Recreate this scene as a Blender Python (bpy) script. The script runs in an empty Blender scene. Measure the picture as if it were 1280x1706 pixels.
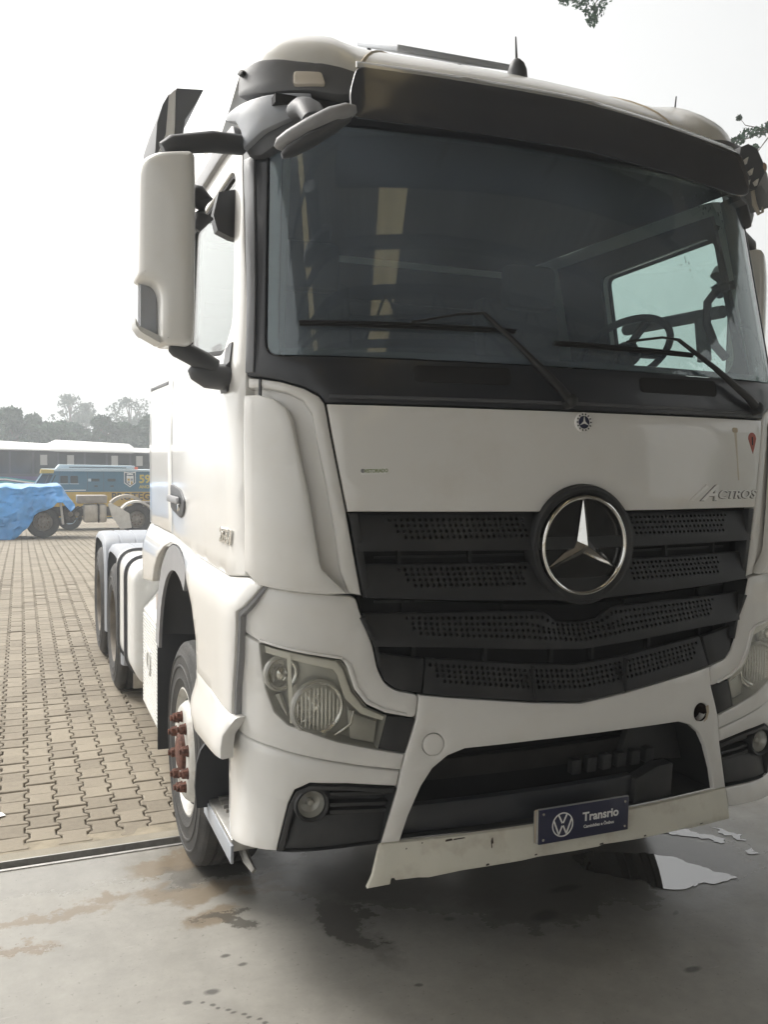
import bpy, bmesh, math, random
import numpy as np
from mathutils import Vector, Matrix
from mathutils.geometry import delaunay_2d_cdt
random.seed(4); rng = np.random.default_rng(4)
R = math.radians
SC = bpy.context.scene
COL = SC.collection

# ---------------------------------------------------------------- camera, sky, sun, exposure
cam_d = bpy.data.cameras.new('camera'); cam = bpy.data.objects.new('camera', cam_d); COL.objects.link(cam)
CAM = Vector((-1.9354, -2.7073, 1.9034))
def cam_axes(yaw, pitch, roll):
    fwd = Vector((math.sin(yaw)*math.cos(pitch), math.cos(yaw)*math.cos(pitch), math.sin(pitch)))
    r0 = Vector((math.cos(yaw), -math.sin(yaw), 0)); u0 = r0.cross(fwd)
    return r0*math.cos(roll)+u0*math.sin(roll), u0*math.cos(roll)-r0*math.sin(roll), fwd
cr, cu, cf = cam_axes(R(22.3357), R(-3.3446), R(0.7382))
cam.matrix_world = Matrix(((cr.x, cu.x, -cf.x, CAM.x), (cr.y, cu.y, -cf.y, CAM.y), (cr.z, cu.z, -cf.z, CAM.z), (0, 0, 0, 1)))
cam_d.sensor_fit = 'HORIZONTAL'; cam_d.sensor_width = 36; cam_d.lens = 36*1476.2/1280
cam_d.clip_start = 0.05; cam_d.clip_end = 2000
SC.camera = cam

SUN_EL, SUN_AZ = R(48), R(-38)            # azimuth measured from +Y towards +X: behind the truck, to its left
world = bpy.data.worlds.new('World'); SC.world = world; world.use_nodes = True
wn = world.node_tree; wn.nodes.clear()
sky = wn.nodes.new('ShaderNodeTexSky'); sky.sky_type = 'NISHITA'; sky.sun_disc = False
sky.sun_elevation = SUN_EL; sky.sun_rotation = SUN_AZ; sky.dust_density = 6; sky.air_density = 1.2; sky.ozone_density = 1
hs = wn.nodes.new('ShaderNodeHueSaturation'); hs.inputs['Saturation'].default_value = 0.12
tint = wn.nodes.new('ShaderNodeMix'); tint.data_type = 'RGBA'; tint.blend_type = 'MULTIPLY'; tint.inputs[0].default_value = 1
tint.inputs[7].default_value = (1.0, 0.985, 0.95, 1)
bg = wn.nodes.new('ShaderNodeBackground'); bg.inputs[1].default_value = 0.15
wo = wn.nodes.new('ShaderNodeOutputWorld')
wn.links.new(sky.outputs[0], hs.inputs['Color']); wn.links.new(hs.outputs[0], tint.inputs[6])
wn.links.new(tint.outputs[2], bg.inputs[0]); wn.links.new(bg.outputs[0], wo.inputs[0])

sun_d = bpy.data.lights.new('sun', 'SUN'); sun = bpy.data.objects.new('sun', sun_d); COL.objects.link(sun)
sun_d.energy = 1.4; sun_d.angle = R(25); sun_d.color = (1, 0.97, 0.93)
sdir = Vector((math.sin(SUN_AZ)*math.cos(SUN_EL), math.cos(SUN_AZ)*math.cos(SUN_EL), math.sin(SUN_EL)))
sun.rotation_euler = sdir.to_track_quat('Z', 'Y').to_euler()
SC.view_settings.view_transform = 'Standard'; SC.view_settings.look = 'None'
SC.view_settings.gamma = 1; SC.view_settings.use_curve_mapping = False
SC.view_settings.exposure = 0.78
SC.render.engine = 'CYCLES'
SC.cycles.max_bounces = 10; SC.cycles.transparent_max_bounces = 16; SC.cycles.volume_bounces = 1

# ---------------------------------------------------------------- materials
def _mat(name):
    m = bpy.data.materials.new(name); m.use_nodes = True
    nt = m.node_tree; b = nt.nodes['Principled BSDF']
    return m, nt, b
def N(nt, t, **kw):
    n = nt.nodes.new(t)
    for k, v in kw.items(): setattr(n, k, v)
    return n
def mat(name, col, rough=.5, metal=0, coat=0, var=.0, vscale=3, bump=0, bscale=60, spec=.5, detail=6, dirt=None, dscale=2, damt=.5, coord='Object'):
    m, nt, b = _mat(name)
    b.inputs['Roughness'].default_value = rough; b.inputs['Metallic'].default_value = metal
    b.inputs['Coat Weight'].default_value = coat; b.inputs['Coat Roughness'].default_value = .06
    b.inputs['Specular IOR Level'].default_value = spec
    c4 = (*col, 1)
    tc = N(nt, 'ShaderNodeTexCoord')
    src = None
    if var:
        n = N(nt, 'ShaderNodeTexNoise'); n.inputs['Scale'].default_value = vscale; n.inputs['Detail'].default_value = detail
        nt.links.new(tc.outputs[coord], n.inputs['Vector'])
        r = N(nt, 'ShaderNodeValToRGB'); e = r.color_ramp.elements
        e[0].position = .3; e[1].position = .7
        e[0].color = (*[c*(1-var) for c in col], 1); e[1].color = (*[min(1, c*(1+var)) for c in col], 1)
        nt.links.new(n.outputs[0], r.inputs[0]); src = r.outputs[0]
    if dirt:
        n = N(nt, 'ShaderNodeTexNoise'); n.inputs['Scale'].default_value = dscale; n.inputs['Detail'].default_value = 8; n.inputs['Roughness'].default_value = .65
        nt.links.new(tc.outputs[coord], n.inputs['Vector'])
        r = N(nt, 'ShaderNodeValToRGB'); e = r.color_ramp.elements; e[0].position = .5; e[1].position = .8
        e[0].color = (0, 0, 0, 1); e[1].color = (damt, damt, damt, 1)
        nt.links.new(n.outputs[0], r.inputs[0])
        mx = N(nt, 'ShaderNodeMix', data_type='RGBA')
        nt.links.new(r.outputs[0], mx.inputs[0])
        if src: nt.links.new(src, mx.inputs[6])
        else: mx.inputs[6].default_value = c4
        mx.inputs[7].default_value = (*dirt, 1); src = mx.outputs[2]
    if src: nt.links.new(src, b.inputs['Base Color'])
    else: b.inputs['Base Color'].default_value = c4
    if bump:
        n = N(nt, 'ShaderNodeTexNoise'); n.inputs['Scale'].default_value = bscale; n.inputs['Detail'].default_value = 4
        nt.links.new(tc.outputs[coord], n.inputs['Vector'])
        bp = N(nt, 'ShaderNodeBump'); bp.inputs['Strength'].default_value = bump; bp.inputs['Distance'].default_value = .01
        nt.links.new(n.outputs[0], bp.inputs['Height']); nt.links.new(bp.outputs[0], b.inputs['Normal'])
    return m
def glass(name, tintc, rough=0.0, droplets=False, ior=1.5):
    m, nt, b = _mat(name); nt.nodes.remove(b)
    out = nt.nodes['Material Output']
    tr = N(nt, 'ShaderNodeBsdfTransparent'); tr.inputs[0].default_value = (*tintc, 1)
    gl = N(nt, 'ShaderNodeBsdfGlossy'); gl.inputs['Roughness'].default_value = rough; gl.inputs[0].default_value = (1, 1, 1, 1)
    fr = N(nt, 'ShaderNodeFresnel'); ge = N(nt, 'ShaderNodeNewGeometry'); im = N(nt, 'ShaderNodeMapRange'); im.inputs[3].default_value = ior; im.inputs[4].default_value = 1/ior
    nt.links.new(ge.outputs['Backfacing'], im.inputs[0]); nt.links.new(im.outputs[0], fr.inputs[0])
    mx = N(nt, 'ShaderNodeMixShader')
    nt.links.new(fr.outputs[0], mx.inputs[0]); nt.links.new(tr.outputs[0], mx.inputs[1]); nt.links.new(gl.outputs[0], mx.inputs[2])
    if droplets:
        tc = N(nt, 'ShaderNodeTexCoord')
        mp = N(nt, 'ShaderNodeMapping'); mp.inputs['Scale'].default_value = (1, 1, .45)
        nt.links.new(tc.outputs['Object'], mp.inputs[0])
        vo = N(nt, 'ShaderNodeTexVoronoi'); vo.inputs['Scale'].default_value = 52; vo.inputs['Randomness'].default_value = 1
        nt.links.new(mp.outputs[0], vo.inputs['Vector'])
        ns = N(nt, 'ShaderNodeTexNoise'); ns.inputs['Scale'].default_value = 5; ns.inputs['Detail'].default_value = 5
        nt.links.new(mp.outputs[0], ns.inputs['Vector'])
        sx = N(nt, 'ShaderNodeSeparateXYZ'); nt.links.new(tc.outputs['Object'], sx.inputs[0])
        g = N(nt, 'ShaderNodeMapRange'); g.inputs[1].default_value = .35; g.inputs[2].default_value = 1.15   # rain came in from the open side
        g.inputs[3].default_value = -.18; g.inputs[4].default_value = .16
        nt.links.new(sx.outputs[0], g.inputs[0])
        a = N(nt, 'ShaderNodeMath', operation='ADD'); nt.links.new(ns.outputs[0], a.inputs[0]); nt.links.new(g.outputs[0], a.inputs[1])
        th = N(nt, 'ShaderNodeMapRange'); th.inputs[1].default_value = .42; th.inputs[2].default_value = .85; th.inputs[3].default_value = 0; th.inputs[4].default_value = .5
        nt.links.new(a.outputs[0], th.inputs[0])
        lt = N(nt, 'ShaderNodeMath', operation='LESS_THAN'); nt.links.new(vo.outputs['Distance'], lt.inputs[0]); nt.links.new(th.outputs[0], lt.inputs[1])
        df = N(nt, 'ShaderNodeBsdfPrincipled'); df.inputs['Base Color'].default_value = (.30, .36, .34, 1); df.inputs['Roughness'].default_value = .15; df.inputs['Transmission Weight'].default_value = .55
        m2 = N(nt, 'ShaderNodeMixShader'); sc = N(nt, 'ShaderNodeMath', operation='MULTIPLY'); sc.inputs[1].default_value = .55
        nt.links.new(lt.outputs[0], sc.inputs[0]); nt.links.new(sc.outputs[0], m2.inputs[0])
        fd = N(nt, 'ShaderNodeBsdfDiffuse'); fd.inputs[0].default_value = (.68, .75, .92, 1)  # pale bluish film: glass haze plus lens veil put into the colour
        fn_ = N(nt, 'ShaderNodeTexNoise'); fn_.inputs['Scale'].default_value = 2.2; fn_.inputs['Detail'].default_value = 7; nt.links.new(tc.outputs['Object'], fn_.inputs['Vector'])
        fm = N(nt, 'ShaderNodeMapRange'); fm.inputs[1].default_value = .3; fm.inputs[2].default_value = .75; fm.inputs[3].default_value = .065; fm.inputs[4].default_value = .125; nt.links.new(fn_.outputs[0], fm.inputs[0])
        m3 = N(nt, 'ShaderNodeMixShader'); nt.links.new(fm.outputs[0], m3.inputs[0]); nt.links.new(mx.outputs[0], m3.inputs[1]); nt.links.new(fd.outputs[0], m3.inputs[2])
        nt.links.new(m3.outputs[0], m2.inputs[1]); nt.links.new(df.outputs[0], m2.inputs[2])
        nt.links.new(m2.outputs[0], out.inputs[0])
    else: nt.links.new(mx.outputs[0], out.inputs[0])
    return m
M = {}
M['paint'] = mat('white_paint', (.77, .76, .735), .30, 0, .9, .025, 2.5, dirt=(.48, .41, .31), dscale=5, damt=.20)
M['paint2'] = mat('worn_cream_paint', (.66, .64, .555), .42, 0, .1, .06, 6, dirt=(.25, .16, .10), dscale=9, damt=.45)
M['plastic'] = mat('black_plastic', (.023, .0235, .025), .48, 0, 0, .12, 8, bump=.12, bscale=400, dirt=(.07, .066, .06), dscale=4, damt=.35)
M['band'] = mat('dark_cowl_plastic', (.027, .029, .035), .34, 0, .25, .1, 5, dirt=(.07, .068, .062), dscale=3, damt=.35)
M['grey'] = mat('grey_plastic', (.30, .30, .31), .45, 0, 0, .08, 6, bump=.08, bscale=300)
M['dgrey'] = mat('dark_grey_plastic', (.085, .088, .095), .5, 0, 0, .1, 6, bump=.1, bscale=300)
M['black'] = mat('matt_black', (.010, .010, .011), .75, var=.2)
M['chrome'] = mat('chrome', (.80, .79, .76), .10, 1, dirt=(.38, .28, .16), dscale=14, damt=.6)
M['refl'] = mat('reflector_chrome', (.93, .92, .90), .22, .85)
M['reflv'] = mat('fluted_reflector', (.93, .92, .90), .22, .85)
M['lamp_dark'] = mat('lamp_housing', (.48, .475, .45), .28, .4, var=.1)
M['drl'] = mat('lamp_strip', (.72, .70, .65), .3, 0, .3, .06, 12)
M['orange'] = mat('amber_lens', (.85, .36, .02), .25, 0, .4)
M['lens_flute'] = mat('lens_flute', (.88, .87, .84), .15, .5)
M['lens'] = glass('lamp_lens', (.96, .96, .94), .01)
M['ws'] = glass('windshield_glass', (.84, .925, .905), 0.0, True, 1.62)
M['side_glass'] = glass('side_glass', (.90, .96, .945), 0.0)
M['rubber'] = mat('tyre_rubber', (.030, .029, .028), .72, 0, 0, .25, 10, bump=.3, bscale=90, dirt=(.12, .105, .085), dscale=7, damt=.5)
M['flap'] = mat('rubber_flap', (.022, .023, .026), .6, 0, 0, .2, 6)
M['rim'] = mat('wheel_paint', (.52, .51, .475), .45, 0, .1, .1, 9, dirt=(.22, .15, .10), dscale=10, damt=.75)
M['rust'] = mat('rusty_nut', (.115, .045, .028), .8, .1, 0, .6, 60, bump=.5, bscale=200)
M['silver'] = mat('badge_silver', (.80, .79, .77), .35, .15, .4)
M['trimgrey'] = mat('pillar_trim_grey', (.20, .205, .22), .4, 0, .1, .06, 5)
M['steel'] = mat('bare_steel', (.42, .41, .39), .42, .85, 0, .15, 20, dirt=(.16, .11, .07), dscale=16, damt=.5)
M['alu'] = mat('tank_white', (.72, .72, .70), .35, 0, .2, .04, 4, dirt=(.40, .35, .28), dscale=5, damt=.3)
M['guard'] = mat('mudguard_plastic', (.33, .35, .385), .45, 0, 0, .05, 5, dirt=(.30, .27, .23), dscale=6, damt=.4)
M['navy'] = mat('plate_navy', (.018, .020, .055), .3, 0, .3)
M['white'] = mat('print_white', (.78, .78, .76), .5)
M['cabin'] = mat('cab_trim', (.020, .020, .022), .8, 0, 0, .1, 5)
M['cabin_l'] = mat('cab_trim_light', (.17, .17, .165), .7, 0, 0, .08, 5)
M['seat'] = mat('seat_cloth', (.022, .023, .026), .9, 0, 0, .15, 30)
M['brown'] = mat('rain_dirt', (.50, .42, .31), .6, 0, 0, .15, 12)
M['red'] = mat('sticker_red', (.42, .10, .07), .5, var=.1, vscale=40)
M['green'] = mat('sticker_green', (.16, .22, .04), .5)
M['ink'] = mat('sticker_ink', (.03, .03, .03), .6)

# ---------------------------------------------------------------- object helpers
def tag(o, label=None, cat=None, group=None, kind=None):
    for k, v in (('label', label), ('category', cat), ('group', group), ('kind', kind)):
        if v: o[k] = v
    return o
def empty(name, loc=(0, 0, 0), rz=0):
    o = bpy.data.objects.new(name, None); COL.objects.link(o); o.location = loc; o.rotation_euler = (0, 0, rz)
    o.empty_display_size = .2
    return o
def mesh_obj(name, me, m=None, parent=None, smooth=38):
    if m: me.materials.append(m)
    if smooth:
        me.shade_smooth(); me.set_sharp_from_angle(angle=R(smooth))
    o = bpy.data.objects.new(name, me); COL.objects.link(o)
    if parent: o.parent = parent
    return o
def obj(name, bm, m, parent=None, smooth=38, recalc=True):
    if recalc: bmesh.ops.recalc_face_normals(bm, faces=bm.faces)
    me = bpy.data.meshes.new(name); bm.to_mesh(me); bm.free()
    return mesh_obj(name, me, m, parent, smooth)
def pyd(name, v, f, m, parent=None, smooth=38):
    me = bpy.data.meshes.new(name); me.from_pydata(v, [], f); me.update()
    return mesh_obj(name, me, m, parent, smooth)
def box(bm, c, s, bev=0, rot=None, seg=2):
    r = bmesh.ops.create_cube(bm, size=1)
    vs = r['verts']
    for v in vs: v.co = Vector((v.co.x*s[0], v.co.y*s[1], v.co.z*s[2]))
    if bev:
        es = list({e for v in vs for e in v.link_edges})
        g = bmesh.ops.bevel(bm, geom=es, offset=bev, segments=seg, affect='EDGES', profile=.5)
        vs = list({v for f in g['faces'] for v in f.verts} | {v for v in vs if v.is_valid})
    for v in vs:
        p = v.co.copy()
        if rot: p = rot @ p
        v.co = p+Vector(c)
    return vs
def boxo(name, c, s, m, parent=None, bev=0, rot=None, smooth=38):
    bm = bmesh.new(); box(bm, c, s, bev, rot); return obj(name, bm, m, parent, smooth)
def frame_axes(d):
    d = Vector(d).normalized(); a = Vector((0, 0, 1)) if abs(d.z) < .9 else Vector((1, 0, 0))
    u = d.cross(a).normalized(); return u, d.cross(u).normalized(), d
def tube(bm, pts, r, n=10, cap=True):
    pts = [Vector(p) for p in pts]; rs = r if isinstance(r, (list, tuple)) else [r]*len(pts)
    rings = []
    u = None
    for i, p in enumerate(pts):
        d = (pts[min(i+1, len(pts)-1)]-pts[max(i-1, 0)]).normalized()
        if u is None: u, w, _ = frame_axes(d)
        u = (u-d*u.dot(d)).normalized(); w = d.cross(u)
        rings.append([bm.verts.new(p+(u*math.cos(2*math.pi*k/n)+w*math.sin(2*math.pi*k/n))*rs[i]) for k in range(n)])
    for a, b in zip(rings, rings[1:]):
        for k in range(n): bm.faces.new((a[k], a[(k+1) % n], b[(k+1) % n], b[k]))
    if cap:
        bm.faces.new(rings[0][::-1]); bm.faces.new(rings[-1])
def lathe(bm, prof, c=(0, 0, 0), axis=(-1, 0, 0), n=48, close=False):
    """prof: (along axis, radius)"""
    u, w, d = frame_axes(axis); c = Vector(c); rings = []
    for a, r in prof:
        if r < 1e-5: rings.append([bm.verts.new(c+d*a)]); continue
        rings.append([bm.verts.new(c+d*a+(u*math.cos(2*math.pi*k/n)+w*math.sin(2*math.pi*k/n))*r) for k in range(n)])
    pr = list(zip(rings, rings[1:]))
    if close: pr.append((rings[-1], rings[0]))
    for a, b in pr:
        for k in range(n):
            q = [a[k % len(a)], a[(k+1) % len(a)], b[(k+1) % len(b)], b[k % len(b)]]
            q2 = []
            for v in q:
                if v not in q2: q2.append(v)
            if len(q2) > 2: bm.faces.new(q2)
def prism(bm, poly, d0, d1, fn):
    """poly of (a,b); fn(a,b,depth)->xyz"""
    a = [bm.verts.new(fn(x, y, d0)) for x, y in poly]; b = [bm.verts.new(fn(x, y, d1)) for x, y in poly]
    bm.faces.new(a); bm.faces.new(b[::-1]); n = len(poly)
    for i in range(n): bm.faces.new((a[i], a[(i+1) % n], b[(i+1) % n], b[i]))
def text_mesh(s, size, ext=.002, shear=0, bold=0, sx=1, align='CENTER', spacing=1):
    cu_ = bpy.data.curves.new('txt', 'FONT'); cu_.body = s; cu_.size = size; cu_.extrude = ext; cu_.shear = shear; cu_.offset = bold
    cu_.align_x = align; cu_.align_y = 'CENTER'; cu_.resolution_u = 3; cu_.space_character = spacing
    o = bpy.data.objects.new('txt', cu_); COL.objects.link(o)
    dg = bpy.context.evaluated_depsgraph_get(); dg.update()
    me = bpy.data.meshes.new_from_object(o.evaluated_get(dg))
    bpy.data.objects.remove(o); bpy.data.curves.remove(cu_)
    for v in me.vertices: v.co.x *= sx
    return me
def text_on(name, s, size, fn, m, parent, **kw):
    """fn(x, y, h) -> world point"""
    me = text_mesh(s, size, **kw)
    for v in me.vertices: v.co = fn(v.co.x, v.co.y, v.co.z)
    me.update()
    return mesh_obj(name, me, m, parent, 0)

# ---------------------------------------------------------------- the cab skin: s runs round the cab from the centre of the nose, z up
def interp(k, x):
    if x <= k[0][0]: return k[0][1]
    for (a, b), (c, d) in zip(k, k[1:]):
        if x <= c: return b+(d-b)*(x-a)/(c-a)
    return k[-1][1]
Y0 = [(.3, .06), (.56, .045), (.9, .03), (1.1, .04), (1.45, .04), (1.72, .05), (2.05, .075), (2.15, .09), (2.3, .115), (3.05, .27), (3.3, .32)]
WZ = [(.3, 1.225), (.8, 1.235), (1.3, 1.245), (2.0, 1.245), (2.2, 1.235), (3.0, 1.18), (3.3, 1.15)]
def _tab():
    pts = []; xa = .90; W = 1.245; cd = .36; p = 2.3
    for i in range(40): x = xa*i/40; pts.append((x, .09*x*x))
    ya = .09*xa*xa
    for i in range(41):
        a = math.pi/2*i/40; cx = math.sin(a)**(2/p); cy = 1-math.cos(a)**(2/p)
        pts.append((xa+(W-xa)*cx, ya+.18*(W-xa)*cx*(1-cx)+cd*cy))
    pts.append((W, 4.0))
    t = [(0, 0, 0)]
    for (a, b), (c, d) in zip(pts, pts[1:]): t.append((t[-1][0]+math.hypot(c-a, d-b), c, d))
    return t
TAB = np.array(_tab())
def skin0(s, z):
    a = abs(s); x = float(np.interp(a, TAB[:, 0], TAB[:, 1])); y = float(np.interp(a, TAB[:, 0], TAB[:, 2]))
    return Vector((math.copysign(1, s)*x*interp(WZ, z)/1.245, y+interp(Y0, z), z))
def skin_n(s, z):
    e = 4e-3
    n = (skin0(s+e, z)-skin0(s-e, z)).cross(skin0(s, z+e)-skin0(s, z-e))
    return n.normalized()
def skin(s, z, off=0.0):
    p = skin0(s, z)
    return p+skin_n(s, z)*off if off else p
def rc(poly, r=.02, n=4, only=None):
    """round the corners of a polygon"""
    out = []; L = len(poly)
    for i, p in enumerate(poly):
        if only is not None and i not in only: out.append(tuple(p)); continue
        p = Vector(p[:2]); a = Vector(poly[i-1][:2]); b = Vector(poly[(i+1) % L][:2])
        da, db = a-p, b-p; k = min(r, da.length*.48, db.length*.48)
        if k < 1e-5: out.append(tuple(p)); continue
        p0 = p+da.normalized()*k; p1 = p+db.normalized()*k
        for j in range(n+1):
            t = j/n; out.append(tuple(p0*(1-t)**2+p*2*t*(1-t)+p1*t*t))
    return out
def smooth_poly(poly, it=1):
    for _ in range(it):
        q = []
        for i in range(len(poly)):
            a, b = poly[i], poly[(i+1) % len(poly)]
            q += [(a[0]*.75+b[0]*.25, a[1]*.75+b[1]*.25), (a[0]*.25+b[0]*.75, a[1]*.25+b[1]*.75)]
        poly = q
    return poly
def mirr(poly): return [(-a, b) for a, b in poly][::-1]
def sgn_area(p): return .5*sum(p[i-1][0]*p[i][1]-p[i][0]*p[i-1][1] for i in range(len(p)))
def resample(poly, step):
    out = []
    for i in range(len(poly)):
        a, b = poly[i], poly[(i+1) % len(poly)]
        L = math.hypot(b[0]-a[0], b[1]-a[1]); n = max(1, math.ceil(L/step))
        if L < 1e-6: continue
        for k in range(n): out.append((a[0]+(b[0]-a[0])*k/n, a[1]+(b[1]-a[1])*k/n))
    return out
def inset(poly, d):
    """move every vertex inwards (poly is counter-clockwise)"""
    out = []; L = len(poly)
    for i in range(L):
        p = Vector(poly[i]); a = Vector(poly[i-1]); b = Vector(poly[(i+1) % L])
        e1 = (p-a); e2 = (b-p)
        if e1.length < 1e-9 or e2.length < 1e-9: out.append(tuple(p)); continue
        e1.normalize(); e2.normalize()
        n = Vector((-e1.y-e2.y, e1.x+e2.x))
        if n.length < 1e-4: out.append(tuple(p)); continue
        n.normalize(); c = max(.5, n.dot(Vector((-e1.y, e1.x))))
        out.append(tuple(p+n*(d/c)))
    return out
def in_poly(x, y, P):
    xs, ys = P[:, 0], P[:, 1]; x2, y2 = np.roll(xs, 1), np.roll(ys, 1)
    c = ((ys > y) != (y2 > y)); 
    with np.errstate(divide='ignore', invalid='ignore'): xi = (x2-xs)*(y-ys)/(y2-ys)+xs
    return bool(np.count_nonzero(c & (x < xi)) % 2)
def hexhole(s, z, r, n=6): return [(s+r*math.cos(2*math.pi*(k+.5)/n), z+r*math.sin(2*math.pi*(k+.5)/n)) for k in range(n)]
def panel(name, outline, m, parent, off=0.0, thick=.02, bev=.005, holes=(), bores=(), step=.06, fn=None, smooth=38, back=True):
    """a shaped plate lying on the cab skin. holes get rolled edges, bores are plain punched hexagons (s, z, r)"""
    f_off = off if callable(off) else (lambda s, z: off)
    P = fn or skin
    if sgn_area(outline) < 0: outline = outline[::-1]
    outl = resample(outline, step)
    hls = [resample(h if sgn_area(h) < 0 else h[::-1], step) for h in holes]       # clockwise: inset grows the hole
    loops = [outl]+hls
    ins = [inset(l, bev) for l in loops] if bev else loops
    pts = []; edges = []
    for l in ins:
        b = len(pts); pts += l; edges += [(b+i, b+(i+1) % len(l)) for i in range(len(l))]
    hexes = [hexhole(*h) for h in bores]
    for l in hexes:
        b = len(pts); pts += l; edges += [(b+i, b+(i+1) % 6) for i in range(6)]
    O = np.array(ins[0]); H = [np.array(h) for h in ins[1:]]
    mn, mx = O.min(0), O.max(0)
    bc = np.array([(h[0], h[1]) for h in bores]) if len(bores) else None; br = bores[0][2] if len(bores) else 0
    def inside(x, y, pad=0):
        if not in_poly(x, y, O): return False
        for h in H:
            if h[:, 0].min() < x < h[:, 0].max() and in_poly(x, y, h): return False
        if bc is not None:
            d = np.hypot(bc[:, 0]-x, bc[:, 1]-y).min()
            if d < br*(.82+pad): return False
        return True
    nx, ny = max(1, round((mx[0]-mn[0])/step)), max(1, round((mx[1]-mn[1])/step))
    al = np.array(pts)
    for i in range(1, nx):
        for j in range(1, ny):
            x, y = mn[0]+(mx[0]-mn[0])*i/nx, mn[1]+(mx[1]-mn[1])*j/ny
            if inside(x, y, 1) and np.hypot(al[:, 0]-x, al[:, 1]-y).min() > step*.3: pts.append((x, y))
    vo, eo, fo, ov, oe, of = delaunay_2d_cdt([Vector(p) for p in pts], edges, [], 0, 1e-6)
    bm = bmesh.new()
    front = [bm.verts.new(P(v.x, v.y, f_off(v.x, v.y))) for v in vo]
    tris = []
    for f in fo:
        c = (vo[f[0]]+vo[f[1]]+vo[f[2]])/3
        if inside(c.x, c.y): tris.append(f)
    for f in tris: bm.faces.new([front[i] for i in f])
    if back and thick:
        bk = [bm.verts.new(P(v.x, v.y, f_off(v.x, v.y)-thick)) for v in vo]
        for f in tris: bm.faces.new([bk[i] for i in reversed(f)])
    def ring(l, d): return [bm.verts.new(P(x, y, f_off(x, y)-d)) for x, y in l]
    if thick:
        for l, li in zip(loops, ins):
            rs = [ring(li, 0)]
            if bev: rs += [ring(inset(l, bev*.3), bev*.3), ring(l, min(bev, thick*.5))]
            rs += [ring(l, thick)]
            if back and bev: rs += [ring(li, thick)]
            for a, b in zip(rs, rs[1:]):
                for i in range(len(a)): bm.faces.new((a[i], b[i], b[(i+1) % len(a)], a[(i+1) % len(a)]))
        for l in hexes:
            a, b = ring(l, 0), ring(l, thick)
            for i in range(6): bm.faces.new((a[i], a[(i+1) % 6], b[(i+1) % 6], b[i]))
    bmesh.ops.remove_doubles(bm, verts=bm.verts, dist=2e-5)
    for v in [v for v in bm.verts if not v.link_faces]: bm.verts.remove(v)
    return obj(name, bm, m, parent, smooth, recalc=True)
def bucket(name, outline, m, parent, off0, off1, step=.06, smooth=38):
    """open-fronted recess following an outline on the skin"""
    f0 = off0 if callable(off0) else (lambda s, z: off0)
    f1 = off1 if callable(off1) else (lambda s, z: off1)
    if sgn_area(outline) < 0: outline = outline[::-1]
    l = resample(outline, step); bm = bmesh.new()
    a = [bm.verts.new(skin(x, y, f0(x, y))) for x, y in l]
    li = inset(l, .008); b = [bm.verts.new(skin(x, y, f1(x, y))) for x, y in li]
    n = len(l)
    for i in range(n): bm.faces.new((a[i], a[(i+1) % n], b[(i+1) % n], b[i]))
    vo, eo, fo, *_ = delaunay_2d_cdt([Vector(p) for p in li], [(i, (i+1) % n) for i in range(n)], [], 1, 1e-6)
    bb = [bm.verts.new(skin(v.x, v.y, f1(v.x, v.y))) for v in vo]
    for f in fo: bm.faces.new([bb[i] for i in f])
    bmesh.ops.remove_doubles(bm, verts=bm.verts, dist=2e-5)
    o = obj(name, bm, m, parent, smooth, recalc=False)
    return o
def line_strip(pts, w):
    """polygon of constant width round a polyline in (s,z)"""
    L, Rr = [], []
    for i, p in enumerate(pts):
        a = Vector(pts[max(i-1, 0)]); b = Vector(pts[min(i+1, len(pts)-1)]); d = (b-a).normalized(); n = Vector((-d.y, d.x))*w/2
        L.append(tuple(Vector(p)+n)); Rr.append(tuple(Vector(p)-n))
    return L+Rr[::-1]

#PARTS
# ================================================================ the truck
truck = tag(empty('truck'), 'large white tractor truck with black grille, parked nose-in on the concrete floor', 'truck')
PT = M['paint']; PL = M['plastic']
def both(fn, *a, **k): fn(-1, *a, **k); fn(1, *a, **k)
def sided(poly, sg): return poly if sg < 0 else mirr(poly)

# --- body behind the panels: bulkhead so nothing shows through the joints
BH = [(-1.33, 1.30), (-1.35, 1.0), (-1.40, .60), (-.8, .60), (-.70, .87), (.70, .87), (.8, .60), (1.40, .60), (1.35, 1.0), (1.33, 1.30), (1.25, 1.5), (1.25, 2.15), (-1.25, 2.15), (-1.25, 1.5)]
panel('bulkhead', BH, M['black'], truck, off=-.13, thick=.02, bev=0, step=.09)
# --- hood with the cut-out round the star
a0 = math.acos(.124/.224)
arc = [(.224*math.sin(a0-2*a0*k/16), 1.60+.224*math.cos(a0-2*a0*k/16)) for k in range(17)]
hood = panel('hood', rc([(-.977, 2.092), (-.908, 1.726)], .01)[:0]+[(-.977, 2.092), (-.908, 1.727)]+[(-p[0], p[1]) for p in arc]+[(.908, 1.727), (.977, 2.092)], PT, truck, off=0, thick=.035, bev=.006)
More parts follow.
